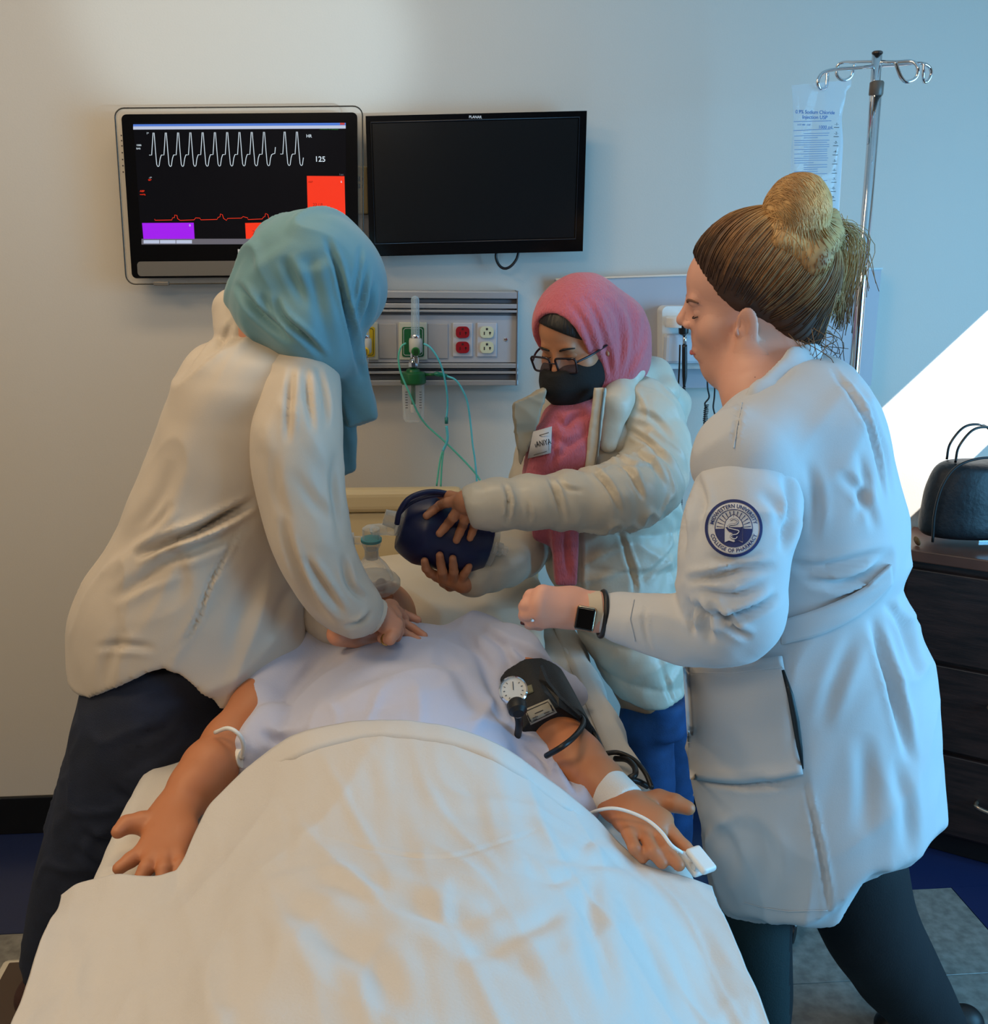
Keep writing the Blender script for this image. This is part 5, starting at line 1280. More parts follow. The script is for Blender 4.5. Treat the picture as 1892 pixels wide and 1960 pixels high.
# glasses
M_fr = mat('dark_acetate', (34, 22, 30), .2)
for sx in (-1, 1):
    q = []
    for cx, cz, a0 in ((.018, .010, 0), (-.018, .010, 90), (-.016, -.012, 180), (.016, -.012, 270)):
        for k in range(5):
            a = math.radians(a0+90*k/4); q.append(L2_(sx*.034+cx+.008*math.cos(a), .111-abs(sx*.034+cx)*.10, cz-.010+.007*math.sin(a)))
    fr_ = tube('glasses_frame', q, .0023, M_fr, MWp, 8, 0, True)
    c_ = np.mean(q, 0); pyd('lens', q, [tuple(range(len(q)))], clearmat('lens_glass', (150, 120, 130), .22, .5, .03), fr_)
    tube('temple', [L2_(sx*.058, .104, -.004), L2_(sx*.076, .06, -.006), L2_(sx*.082, .0, -.012)], .0024, M_fr, MWp, 8)
tube('bridge', [L2_(-.009, .111, -.006), L2_(0, .115, -.003), L2_(.009, .111, -.006)], .0016, M_fr, MWp, 6)
# scarf
pk_cr = [([(1085, 570), (1120, 620), (1145, 690), (1160, 740)], .006, 6), ([(1115, 560), (1145, 610), (1165, 680), (1172, 740)], .007, 6), ([(1150, 560), (1185, 610), (1190, 680), (1175, 745)], .006, 7), ([(1190, 565), (1215, 620), (1210, 680), (1180, 745)], .007, 8), ([(1230, 600), (1228, 660), (1195, 730)], .006, 7),
         ([(1060, 790), (1080, 815), (1100, 800), (1130, 795)], .008, 7), ([(1055, 830), (1085, 850), (1125, 830)], .007, 8), ([(1045, 900), (1070, 870), (1100, 850)], .006, 8), ([(1060, 800), (1062, 850), (1060, 900)], .006, 6), ([(1080, 1000), (1085, 1060), (1090, 1110)], .006, 6)]
def pdisp(P, N): return .0025*aniso(P, (.2, .1, 1), 4, 26, 71)+.0012*aniso(P, (1, .2, .2), 10, 90, 72)+creases(P, N, pk_cr)
fo2 = L2_(0, .115, -.025)
hj = [ell(L2_(0, -.020, .034), (.090, .113, .093), R2, .02), ell(W(1168, 645, -.40), (.085, .10, .098), None, .04), ell(W(1178, 690, -.40), (.07, .085, .07), None, .04), cap(W(1160, 700, -.44), W(1150, 765, -.43), .075, .062, .04), ell(L2_(0, -.01, -.11), (.066, .07, .06), R2, .03)]
hj += [ell(fo2, (.066, .10, .105), R2, .006, '-'), ell(L2_(0, .10, .02), (.060, .085, .072), R2, .01, '-')]
sc = [cap(W(1150, 775, -.45), W(1085, 812, -.50), .050, .046, .02), cap(W(1080, 815, -.51), W(1060, 870, -.535), .05, .05, .02), cap(W(1120, 800, -.51), W(1095, 870, -.535), .04, .042, .02), cap(W(1045, 850, -.53), W(1030, 920, -.54), .035, .035, .02), cap(W(1065, 900, -.53), W(1065, 1020, -.53), .04, .03, .02, n=VIEW, sq=.6), cap(W(1030, 900, -.53), W(1038, 1020, -.53), .026, .022, .01, n=VIEW, sq=.5), prism([(1052, 1000), (1108, 1000), (1103, 1118), (1062, 1118)], -.545, .014, .006, .01)]
hijab2 = build('headscarf', hj, .0042, M_pink, MWp, pdisp)
scarf2 = build('scarf_drape', sc, .0048, M_pink, MWp, pdisp)
# puffer coat
def puffz(P, N, L=.085, amp=.011, d=(.12, 0, 1), w=.25):
    s = P @ nrm(d)+.006*pn(P*9, 4); q = np.abs(np.sin(np.pi*s/L)); return amp*(q**.5-.7)
pf_cr = [([(1300, 900), (1280, 960), (1295, 1010)], .006, 8), ([(1185, 1010), (1200, 1060), (1215, 1110), (1212, 1140)], .012, 5), ([(1295, 1040), (1260, 1080), (1215, 1120)], .008, 6), ([(1110, 1000), (1112, 1100), (1115, 1200)], .008, 5), ([(1260, 1260), (1280, 1320), (1288, 1350)], .007, 5), ([(1270, 880), (1265, 950), (1290, 1000)], .005, 8)]
def cdisp(P, N):
    return .007*wrinkle(P, (1, 0, .4), 4, 16, 74)+puffz(P, N)*np.clip(1-np.abs(N[:, 2])*1.2, 0, 1)+.004*pn(P*26, 7)+.003*aniso(P, (.5, 0, 1), 8, 40, 8)+creases(P, N, pf_cr)
crow = [(745, 1080, 1215, -.42, .075), (775, 1040, 1265, -.42, .10), (820, 1015, 1298, -.42, .115), (900, 1010, 1305, -.42, .12), (1000, 1030, 1303, -.42, .12), (1100, 1050, 1300, -.42, .13), (1200, 1100, 1306, -.42, .14), (1280, 1145, 1312, -.42, .145), (1340, 1180, 1318, -.42, .15), (1400, 1190, 1322, -.42, .15)]
open_ = prism([(1000, 735), (1128, 735), (1122, 900), (1108, 1200), (1118, 1260), (1092, 1260), (1050, 1110), (1022, 900)], -.58, .075, .004, .004)
open_ = (open_[0], open_[1], open_[2], '-', .006)
coat2 = build('puffer_coat', [loft(slices(crow), .03, endr=.01), pxcut([(1150, 1335), (1195, 1362), (1240, 1362), (1275, 1355), (1330, 1338)], Y=-.56), open_], .006, M_puff, MWp, cdisp)
# collar flaps and hood
cf = lambda px, Y, t, tilt=0: prism(px, Y, t, .004, .006, tilt)
lap_ = build('coat_lapel', [cf([(980, 770), (1040, 745), (1058, 745), (1022, 830), (1000, 905), (992, 880)], -.545, .012)], .004, M_puffd, MWp, lambda P, N: .007*pn(P*22, 3)+.004*wrinkle(P, (1, 0, -.5), 4, 20, 12))
build('zip_placket', [cf([(1138, 742), (1162, 742), (1150, 840), (1140, 905), (1118, 905), (1128, 820)], -.565, .008)], .004, M_puff, MWp, lambda P, N: .0015*pn(P*60, 3))
tube('zip', [W(1157, 742, -.575), W(1150, 800, -.575), W(1146, 850, -.575), W(1138, 905, -.575)], .0022, mat('zip_grey', (120, 116, 108), .4, .4), MWp, 6)
build('collar', [cap(W(1208, 712, -.47), W(1180, 770, -.53), .026, .030, .01, n=VIEW, sq=.7), cap(W(1180, 770, -.53), W(1165, 850, -.545), .030, .018, .02, n=VIEW, sq=.6), cap(W(1225, 700, -.40), W(1208, 712, -.47), .026, .026, .01)], .004, M_puff, MWp, lambda P, N: .005*pn(P*26, 5)+.004*wrinkle(P, (1, 0, -1), 4, 22, 9))
build('hood', [cap(W(1205, 735, -.44), W(1250, 722, -.38), .040, .042, .02), cap(W(1250, 722, -.38), W(1290, 775, -.34), .040, .036, .02), cap(W(1290, 775, -.34), W(1296, 845, -.36), .034, .022, .02), cap(W(1215, 770, -.47), W(1270, 750, -.42), .034, .034, .015)], .005, M_puff, MWp, lambda P, N: .006*pn(P*16, 2)+.004*aniso(P, (1, 0, -.6), 6, 26, 2))
# sleeves with quilted puffs
sq_cr = [([(965, 925), (975, 960), (970, 1003)], .010, 4), ([(1050, 912), (1068, 950), (1080, 1000)], .010, 5), ([(1130, 895), (1165, 930), (1190, 985)], .011, 5), ([(1065, 915), (1085, 935), (1120, 940)], .005, 5), ([(1180, 880), (1215, 920), (1235, 960)], .009, 5), ([(1200, 820), (1245, 850), (1290, 900)], .008, 6), ([(1210, 860), (1250, 890), (1275, 930)], .007, 5), ([(1165, 860), (1190, 880), (1230, 900)], .006, 5), ([(1215, 790), (1250, 800), (1290, 840)], .006, 7), ([(1010, 960), (1015, 985), (1012, 1000)], .005, 4)]
def sldisp(P, N): return .008*wrinkle(P, (-.5, 0, 1), 5, 24, 73)+.005*pn(P*20, 7)+.004*aniso(P, (-.3, 0, 1), 8, 36, 18)+1.2*creases(P, N, sq_cr)
slA = build('sleeve', chain([(1228, 775, -.46, 62), (1252, 850, -.50, 66), (1240, 920, -.56, 68), (1175, 950, -.63, 62), (1090, 958, -.67, 52), (1000, 962, -.70, 46), (925, 968, -.715, 41), (905, 965, -.716, 38)], .012, (.075, .012), 5)+[cutf(lambda x, y, z: (W(893, 972, -.716)[0]-x)*.96+(z-W(893, 972, -.716)[2])*-.28+0*y)], .005, M_puff, MWp, sldisp)
slB = build('sleeve', chain([(1055, 800, -.36, 45), (1035, 900, -.38, 52), (1020, 1000, -.42, 50), (1000, 1048, -.46, 50), (955, 1080, -.54, 44), (915, 1098, -.59, 36), (903, 1104, -.60, 33)], .012, (.06, .010), 5), .005, M_puff, MWp, lambda P, N: .005*pn(P*24, 9)+.004*aniso(P, (1, 0, .5), 8, 38, 19))
# badge
cbv2 = bvhs(scarf2, coat2, lap_)
bg_ = decal('name_badge', cbv2, quadgrid([(1021, 826), (1057, 816), (1055, 867), (1010, 878)], 3, 3), .011, .001, mat('badge_card', (206, 200, 198), .5), MWp, label='white stick-on name badge')
bcn_ = np.mean([np.array(v.co) for v in bg_.data.vertices], 0)+np.array(MWp.location)
textdecal('badge_lettering', cbv2, 'HANIYA', 1020, 857, 10.5, -12, .0135, M_txtd, bg_, .66)
for (a, b, w) in (((1027, 835), (1051, 828), 1.6), ((1022, 871), (1047, 864), 1.2), ((1051, 845), (1051, 862), .8)): decal_line('badge_print', cbv2, [a, b], w, .0130, mat('grey_print', (90, 84, 78), .7), bg_, .0003)
# jeans and shoes
M_jb = mat('blue_denim', (22, 62, 108), .75, bump=.25, bscale=500, var=.25, vscale=18)
build('jeans', [loft(slices([(1300, 1190, 1320, -.42, .12), (1400, 1190, 1315, -.42, .12)]), .03)]+chain([(1235, 1380, -.46, 50), (1245, 1500, -.46, 44), (1250, 1640, -.45, 36), (1250, 1720, -.44, 34)], .02)+chain([(1285, 1380, -.34, 48), (1285, 1500, -.34, 42), (1285, 1620, -.34, 36), (1285, 1690, -.34, 32)], .02), .007, M_jb, MWp, lambda P, N: .004*aniso(P, (1, .2, .3), 4, 18, 51))
for hx, hY in ((1250, -.44), (1285, -.34)):
    h = W(hx, 1700, hY); h[2] = .05
    build('shoe', [cap(h, h+np.array([-.08, -.13, -.01]), .038, .034, .02), cutf(lambda x, y, z: .004-z+0*x+0*y)], .006, M_blkm, MWp)
# ================================================================== woman in the lab coat
RW = thing('person', 'woman with a blond bun and white lab coat holding her left fist over the bed', 'person', WZ(1560, 1980, 0))
M_sk3 = mat('skin_fair', (218, 160, 138), .5, sss=.05, bump=.04, bscale=150)
M_coat = mat('white_lab_coat', (196, 196, 198), .75, bump=.06, bscale=500, sheen=.1)
M_coat2 = mat('white_lab_coat_seam', (200, 200, 202), .75)
a12 = math.radians(12); a17 = math.radians(16)
R3 = frame((-math.cos(a17)*math.cos(a12), math.sin(a17)*math.cos(a12), -math.sin(a12)), (0, 0, 1), math.radians(7)); hC3 = W(1430, 574, -.97)
hp3, L3_ = head_prims(hC3, R3, 1.0, True, (W(1520, 770, -1.02), .068), .014, .014)
hp3 += [cap(L3_(0, .02, -.09), W(1450, 760, -1.06), .05, .055, .04), cap(L3_(0, .03, -.105), L3_(0, -.01, -.12), .036, .05, .03)]
body3 = hp3+[loft(slices([(700, 1450, 1600, -1.02, .07), (760, 1430, 1640, -1.05, .11), (870, 1380, 1680, -1.05, .13), (1060, 1370, 1700, -1.05, .13), (1250, 1360, 1720, -1.05, .14), (1400, 1360, 1720, -1.05, .15)]), .03)]
body3 += chain([(1430, 900, -1.15, 60), (1410, 1020, -1.21, 58), (1400, 1150, -1.24, 52), (1300, 1192, -1.21, 44), (1170, 1176, -1.17, 34)], .02)
body3 += chain([(1600, 900, -.86, 50), (1580, 1100, -.82, 46), (1440, 1200, -.80, 40), (1340, 1210, -.80, 26)], .02)
body3 += chain([(1455, 1500, -1.04, 48), (1448, 1760, -1.05, 38), (1462, 1960, -1.05, 34), (1470, 2140, -1.05, 26)], .03)+chain([(1600, 1500, -1.0, 84), (1665, 1770, -.98, 60), (1790, 1960, -.95, 40), (1850, 2060, -.93, 30)], .03)
wr3 = W(1150, 1172, -1.165)
hand3 = [cap(W(1175, 1175, -1.168), W(1140, 1171, -1.165), .0275, .0265, .01), cap(W(1140, 1171, -1.165), W(1085, 1163, -1.16), .0265, .030, .02)]
KY = [(1040, 1138, -1.165), (1034, 1154, -1.172), (1034, 1170, -1.172), (1042, 1184, -1.165)]
for q in KY: hand3.append(cap(W(1095, 1163, -1.155), W(*q), .028, .0155, .010))
for (x, y, Yk), dx_ in zip(KY, (0, 2, 2, 0)):
    hand3 += fin([(x, y, Yk), (x-22-dx_, y+4, Yk+.012), (x-26-dx_, y+8, Yk+.034), (x-8, y+12, Yk+.046)], .0125, .0095, k=.003)
hand3 += fin([(1090, 1150, -1.13), (1055, 1140, -1.11), (1025, 1150, -1.10), (1010, 1160, -1.10)], .015, .010)
b3 = build('body', body3, .008, M_sk3, RW, None, [(hand3, .002), (hp3, .0026)])
M_lip = mat('lip_rose', (176, 92, 84), .4)
tube('lips', [L3_(-.021, .088, -.068), L3_(-.010, .0985, -.0685), L3_(0, .0995, -.069), L3_(.010, .0985, -.0685), L3_(.021, .088, -.068)], [.001, .0026, .0030, .0026, .001], M_lip, RW, 8)
for sx in (-1, 1):
    tube('eyelashes', [L3_(sx*.045, .080, -.004), L3_(sx*.038, .0865, -.0065), L3_(sx*.028, .0885, -.007), L3_(sx*.018, .084, -.005)], [.0006, .0012, .0012, .0005], M_dhair, RW, 6)
    tube('eyebrow', [L3_(sx*.050, .076, .018), L3_(sx*.040, .086, .0225), L3_(sx*.028, .0915, .022), L3_(sx*.014, .093, .017)], [.0012, .002, .0024, .0018], mat('brow_brown', (104, 68, 48), .7), RW, 6)
lathe('earring', [(.0, -.0032), (.0028, -.0016), (.0032, 0), (.0028, .0016), (.0, .0032)], L3_(-.0865, .014, -.054), (0, -1, 0), M_chrome, RW, 12)
build('fingernail', [ell(W(1003, 1192, -1.135), (.006, .005, .004), None, .003)], .0015, mat('dark_red_polish', (66, 16, 26), .2), RW)
tube('ring', [W(1019+3*math.cos(a), 1174+11*math.sin(a), -1.176+.004*math.cos(a)) for a in np.linspace(-1.4, 1.4, 7)], .0012, M_steel, RW, 6)
lathe('ring_stone', [(0, -.003), (.0035, -.001), (.002, .002), (0, .002)], W(1020, 1187, -1.182), (0, -1, 0), M_chrome, RW, 8)
# hair
M_hair = bpy.data.materials.new('blond_hair'); M_hair.use_nodes = True
def hair_nodes():
    nt = M_hair.node_tree; N = nt.nodes; L = nt.links; b = N['Principled BSDF']; b.inputs['Roughness'].default_value = .5; b.inputs['Specular IOR Level'].default_value = .35
    at = N.new('ShaderNodeVertexColor'); at.layer_name = 'tint'; L.new(at.outputs[0], b.inputs['Base Color'])
    b.inputs['Anisotropic'].default_value = .6
hair_nodes()
def tint(o, bias=0):
    P = np.empty(len(o.data.vertices)*3); o.data.vertices.foreach_get('co', P); P = P.reshape(-1, 3)+np.array(RW.location)
    Q = (P-hC3) @ R3     # local coordinates of the head
    bunp = (W(1528, 430, -1.0)-hC3) @ R3
    d = np.linalg.norm(Q-bunp, axis=1)
    n = pn(P*90, 3)*.5+pn(P*25, 5)*.5
    f = np.clip((.150-d)/.11+n*.5+bias, 0, 1)[:, None]
    dark = np.array(lin((68, 46, 34))[:3]); mid = np.array(lin((142, 98, 58))[:3]); lt = np.array(lin((206, 164, 108))[:3])
    c = np.where(f < .5, dark+(mid-dark)*f*2, mid+(lt-mid)*(f*2-1))*(1+.25*n[:, None])
    ca_ = o.data.color_attributes.new('tint', 'FLOAT_COLOR', 'POINT')
    ca_.data.foreach_set('color', np.hstack([np.clip(c, 0, 1), np.ones((len(c), 1))]).astype(np.float32).ravel())
hair_line = ([-.13, -.09, -.05, -.03, .0, .03, .06, .09, .14], [-.075, -.040, -.016, -.010, .030, .045, .062, .072, .06])
def hcut(x, y, z):
    X, Y, Z = x-hC3[0], y-hC3[1], z-hC3[2]
    ly = X*R3[0, 1]+Y*R3[1, 1]+Z*R3[2, 1]; lz = X*R3[0, 2]+Y*R3[1, 2]+Z*R3[2, 2]
    return ly-np.interp(lz.ravel(), *hair_line).reshape(lz.shape)-.0016*np.sin(lz*1500+2*np.sin(lz*400))
hairp = [ell(L3_(0, -.020, .045), (.084, .104, .096), R3, .02), ell(L3_(0, -.072, .03), (.074, .078, .095), R3, .03), ell(L3_(0, -.062, -.055), (.062, .052, .055), R3, .03)]
bunC = W(1530, 408, -1.02)
hair = build('hair', hairp+[cutf(hcut)], .003, M_hair, RW, lambda P, N: .0016*aniso(P, (.75, .1, .6), 6, 90, 81))
tint(hair, -.08)
bunp = [ell(bunC+np.array([-.003, 0, .004]), (.050, .052, .056), None, .01), cap(W(1498, 462, -1.045), W(1555, 492, -1.05), .024, .030, .008), cap(W(1555, 492, -1.05), W(1588, 450, -1.0), .030, .024, .008), cap(W(1585, 420, -.98), W(1600, 470, -.98), .02, .016, .01), cap(W(1484, 440, -1.04), W(1500, 486, -1.05), .012, .016, .004), cap(W(1580, 500, -1.02), W(1590, 560, -1.02), .018, .014, .01), cap(W(1590, 560, -1.02), W(1575, 610, -1.02), .014, .005, .01)]
bun = build('hair_bun', bunp, .003, M_hair, RW, lambda P, N: .0022*aniso(P-bunC, (.9, .1, .25), 8, 70, 83)+.003*pn(P*30, 2)); tint(bun, .25)
# strands laid over the hair from hairline to bun
rs_ = random.Random(5); hbv = bvh(hair); bbv = bvh(bun); Vs = []; Fs = []
hc = L3_(0, -.03, .03); bd_ = nrm(W(1518, 455, -.98)-hc)
for i in range(620):
    th_ = rs_.uniform(0, 2*math.pi); u1 = nrm(np.cross(bd_, [.1, 1, .2])); u2 = np.cross(bd_, u1)
    e = nrm(-bd_*rs_.uniform(-.1, .9)+(u1*math.cos(th_)+u2*math.sin(th_)))
    pts = []; ok = True
    for k in range(15):
        t = k/14; d = nrm(e*(1-t)+bd_*t*1.0) if t < .97 else bd_
        loc, n, _, _ = hbv.ray_cast(Vector(hc+d*.3), Vector(-d))
        if loc is None or (np.array(loc)-hc) @ d < .03: continue
        pts.append(np.array(loc)+d*(.0006+.0016*math.sin(math.pi*t)*rs_.random()))
    if len(pts) > 6: tubegeo(catmull(pts, 2), .0007, 3, False, Vs, Fs)
for i in range(380):
    ax = nrm(np.array([.8, .25, .45])+np.array([rs_.gauss(0, .18) for _ in range(3)])); u1 = nrm(np.cross(ax, [0, 1, 0])); u2 = np.cross(ax, u1); off = rs_.uniform(-.9, .9); a0 = rs_.uniform(0, 6.3); pts = []
    for k in range(14):
        a = a0+k*.2; d = nrm(ax*off+(u1*math.cos(a)+u2*math.sin(a))*math.sqrt(1-off*off))
        loc, n, _, _ = bbv.ray_cast(Vector(bunC+d*.2), Vector(-d))
        if loc is not None and (np.array(loc)-bunC) @ d > .02: pts.append(np.array(loc)+d*.0009)
    if len(pts) > 5: tubegeo(pts, .0007, 3, False, Vs, Fs)
def wisps(n, a, b, c, sp, se):
    for i in range(n):
        g = lambda s: np.array([rs_.gauss(0, s), rs_.gauss(0, s), rs_.gauss(0, s)])
        tubegeo(catmull([W(*a)+g(sp), W(*b)+g(sp*1.5), W(*c)+g(se)], 5), [.0008]*11 if False else .0007, 3, False, Vs, Fs)
stw_ = (Vs, Fs); Vs, Fs = [], []
wisps(70, (1600, 425, -.98), (1635, 470, -.97), (1612, 620, -.97), .006, .012)
wisps(45, (1595, 430, -.99), (1612, 500, -.99), (1600, 600, -.99), .006, .008)
wisps(14, (1600, 420, -.98), (1655, 470, -.96), (1645, 560, -.96), .004, .014)
wisps(60, (1570, 500, -1.02), (1580, 560, -1.02), (1552, 640, -1.02), .007, .010)
wisps(16, (1530, 650, -1.04), (1560, 690, -1.06), (1500, 750, -1.09), .012, .02)
wisps(10, (1500, 680, -1.04), (1530, 720, -1.06), (1480, 780, -1.10), .010, .02)
wisps(12, (1540, 620, -1.0), (1580, 650, -1.0), (1590, 700, -1.0), .010, .02)
st_ = pyd('hair_strands', stw_[0], stw_[1], M_hair, RW, True, kind='stuff'); tint(st_, .12)
st2_ = pyd('loose_hair', Vs, Fs, M_hair, RW, True, kind='stuff'); tint(st2_, .75)

# lab coat
crow3 = [(668, 1478, 1582, -1.0, .055), (690, 1455, 1612, -1.02, .085), (725, 1432, 1648, -1.04, .115), (770, 1412, 1674, -1.05, .14), (830, 1375, 1696, -1.05, .155), (900, 1350, 1712, -1.05, .165), (960, 1345, 1724, -1.05, .17), (1010, 1345, 1730, -1.05, .17), (1060, 1350, 1726, -1.05, .165), (1110, 1350, 1714, -1.05, .155), (1140, 1345, 1724, -1.05, .155), (1190, 1330, 1750, -1.05, .165), (1240, 1318, 1773, -1.05, .18), (1300, 1310, 1786, -1.05, .19), (1400, 1314, 1796, -1.05, .20), (1500, 1320, 1803, -1.05, .21), (1600, 1338, 1811, -1.05, .215), (1700, 1356, 1815, -1.05, .22), (1800, 1370, 1815, -1.05, .22)]
hem3 = [(1290, 1738), (1340, 1738), (1385, 1742), (1430, 1754), (1500, 1765), (1560, 1767), (1598, 1763), (1606, 1745), (1625, 1712), (1645, 1678), (1662, 1665), (1700, 1662), (1742, 1655), (1752, 1640), (1765, 1624), (1790, 1600), (1812, 1580), (1840, 1560)]
coat_cr = [([(1500, 1075), (1560, 1088), (1640, 1072), (1715, 1055)], .012, 11), ([(1530, 1105), (1600, 1118), (1660, 1100), (1712, 1060)], .009, 10), ([(1590, 700), (1640, 780), (1675, 860), (1695, 960)], .006, 5), ([(1600, 900), (1650, 950), (1680, 1020)], .004, 10), ([(1540, 880), (1560, 960), (1555, 1040)], .005, 12), ([(1640, 860), (1655, 930), (1640, 1000)], .004, 10),
           ([(1665, 1175), (1690, 1260), (1720, 1360), (1740, 1460)], .010, 10), ([(1690, 1150), (1730, 1210), (1760, 1300)], .008, 9), ([(1640, 1200), (1600, 1300), (1570, 1400)], .006, 16), ([(1540, 1490), (1560, 1580), (1580, 1680), (1588, 1755)], .005, 5), ([(1650, 1400), (1660, 1500), (1650, 1600)], .006, 18),
           ([(1320, 1490), (1400, 1498), (1480, 1500), (1535, 1488)], .007, 7), ([(1345, 1560), (1400, 1620), (1400, 1700)], .006, 16), ([(1710, 1450), (1730, 1550), (1735, 1640)], .006, 14), ([(1420, 765), (1412, 810), (1405, 862)], .003, 4), ([(1700, 1100), (1650, 1130), (1560, 1165)], .004, 5), ([(1450, 1560), (1470, 1640), (1465, 1720)], .005, 18), ([(1640, 740), (1690, 850), (1710, 960)], .003, 5)]
def ktdisp(P, N):
    low = np.clip((.98-P[:, 2])/.25, 0, 1)
    return .008*wrinkle(P, (.2, .1, 1), 1.8, 8, 75)+.006*wrinkle(P, (.7, .1, .6), 2, 9, 76)+.006*aniso(P, (.3, .1, 1), 2.5, 9, 91)*(.4+.9*low)+.0035*aniso(P, (.8, .1, .3), 4, 16, 92)+1.7*creases(P, N, coat_cr)
coat3 = build('lab_coat', [loft(slices(crow3), .02, endr=.01), pxcut2(hem3, [-1.30, -1.22, -1.14, -1.06, -1.0]), cap(W(1470, 850, -1.12), W(1430, 880, -1.16), .09, .08, .04)], .006, M_coat, RW, ktdisp)
sv_cr = [([(1500, 905), (1515, 960), (1508, 1020), (1495, 1060)], .008, 9), ([(1455, 940), (1490, 980), (1500, 1040)], .006, 12), ([(1310, 1110), (1360, 1105), (1420, 1090), (1490, 1085)], .010, 9), ([(1320, 1155), (1380, 1185), (1450, 1165), (1492, 1140)], .012, 9), ([(1330, 1150), (1350, 1190), (1365, 1230)], .010, 8), ([(1315, 1140), (1325, 1180), (1330, 1215)], .008, 6), ([(1355, 1150), (1400, 1200), (1440, 1225)], .009, 8),
         ([(1330, 900), (1345, 960), (1335, 1040)], .005, 9), ([(1350, 1060), (1400, 1075), (1460, 1060)], .004, 10), ([(1330, 1125), (1400, 1140), (1470, 1115)], .007, 8), ([(1240, 1150), (1235, 1200), (1250, 1250)], .003, 4), ([(1300, 950), (1310, 1000), (1305, 1070)], .006, 8)]
sl3 = build('sleeve', chain([(1455, 905, -1.14, 62), (1435, 935, -1.17, 90), (1416, 1000, -1.21, 104), (1406, 1070, -1.235, 101), (1400, 1130, -1.245, 97), (1408, 1172, -1.245, 88), (1385, 1196, -1.24, 72), (1320, 1202, -1.22, 62), (1255, 1194, -1.20, 53), (1205, 1184, -1.18, 44), (1172, 1178, -1.172, 38)], .012, None, 4), .0052, M_coat, RW, lambda P, N: .007*wrinkle(P, (1, 0, -.3), 3, 12, 77)+.005*aniso(P, (.2, 0, 1), 4, 14, 93)+.003*pn(P*22, 6)+1.7*creases(P, N, sv_cr))
build('sleeve', chain([(1600, 850, -.90, 80), (1590, 1000, -.86, 84), (1560, 1130, -.84, 80), (1440, 1190, -.82, 60), (1370, 1205, -.80, 44)], .02), .008, M_coat, RW)
# collar
colp = [cap(W(1560, 672, -1.03), W(1530, 696, -1.08), .020, .024, .006, n=VIEW, sq=.35), cap(W(1530, 696, -1.08), W(1466, 760, -1.135), .025, .025, .006, n=VIEW, sq=.35), cap(W(1466, 760, -1.135), W(1402, 826, -1.15), .025, .022, .006, n=VIEW, sq=.35), cap(W(1402, 826, -1.15), W(1350, 868, -1.13), .022, .010, .006, n=VIEW, sq=.35)]
build('collar', colp, .004, M_coat, RW, lambda P, N: .002*pn(P*30, 2))
cbv3 = bvhs(coat3); sbv3 = bvhs(sl3)
# belt, pocket, vent, seams
def edgegrid(top, bot, n, m=5):
    T = catmull([np.array(p, float) for p in top], 8); B = catmull([np.array(p, float) for p in bot], 8)
    T = np.array(T); B = np.array(B); u = np.linspace(0, 1, n)
    T = np.stack([np.interp(u, np.linspace(0, 1, len(T)), T[:, i]) for i in (0, 1)], 1); B = np.stack([np.interp(u, np.linspace(0, 1, len(B)), B[:, i]) for i in (0, 1)], 1)
    return [[tuple(T[j]*(1-v)+B[j]*v) for j in range(n)] for v in np.linspace(0, 1, m)]
decal('belt', cbv3, edgegrid([(1496, 1188), (1570, 1165), (1650, 1128), (1708, 1080)], [(1498, 1234), (1580, 1212), (1655, 1172), (1712, 1118)], 30, 8), .010, .008, M_coat, RW)
pk = decal('pocket', cbv3, edgegrid([(1308, 1268), (1400, 1268), (1498, 1256)], [(1322, 1492), (1420, 1500), (1538, 1482)], 20, 20), .006, .004, M_coat, RW, lift=lambda u, v: .010*math.exp(-((1-u)/.08)**2)+.004*math.sin(math.pi*u)+.006*math.exp(-(u/.03)**2))
decal_line('pocket_hem', cbv3, [(1312, 1288), (1400, 1289), (1499, 1277)], 1.5, .013, M_coat2, pk)
decal('side_vent', cbv3, [[(1497, 1283), (1508, 1330), (1517, 1380), (1526, 1430), (1537, 1472)], [(1502, 1282), (1520, 1330), (1531, 1380), (1537, 1430), (1539, 1472)]], .012, .002, M_blkm, RW, label='black gap of the side vent')
decal_line('seam', cbv3, [(1421, 770), (1412, 812), (1405, 858)], 2.5, .002, M_coat2, RW)
decal_line('hem_stitch', cbv3, [(1425, 1728), (1460, 1738), (1510, 1745), (1585, 1743)], 1.5, .003, M_coat2, RW)
decal_line('cuff_stitch', sbv3, [(1214, 1147), (1206, 1185), (1216, 1228)], 1.8, .002, M_coat2, RW)
# round badge on the sleeve
M_navy = mat('navy_embroidery', (26, 38, 96), .7, bump=.2, bscale=900); M_pw = mat('badge_white', (206, 204, 206), .7, bump=.2, bscale=900)
pcx, pcy = 1405, 1011
def decal2(name, V2, Fc, off, m, parent):
    V = []
    for x, y in V2:
        h = hit(sbv3, pcx+x, pcy+y, off); V.append(h if h is not None else W(pcx+x, pcy+y, -1.3))
    return pyd(name, V, Fc, m, parent, True)
def ringpoly(r0, r1, a0=0, a1=360, n=64, nr=4):
    V2 = []; Fc = []
    for i in range(nr+1):
        r = r0+(r1-r0)*i/nr
        for k in range(n+1):
            a = math.radians(a0+(a1-a0)*k/n); V2.append((r*math.cos(a), -r*math.sin(a)))
    for i in range(nr):
        for k in range(n): q = i*(n+1)+k; Fc.append((q, q+n+1, q+n+2, q+1)[::-1])
    return V2, Fc
pt_ = decal2('sleeve_badge', *ringpoly(0.01, 55, nr=14), .0025, M_pw, RW)
decal2('badge_border', *ringpoly(50, 55.5), .0034, M_navy, pt_)
decal2('badge_ring', *ringpoly(35.2, 36.6, nr=1), .0034, M_navy, pt_)
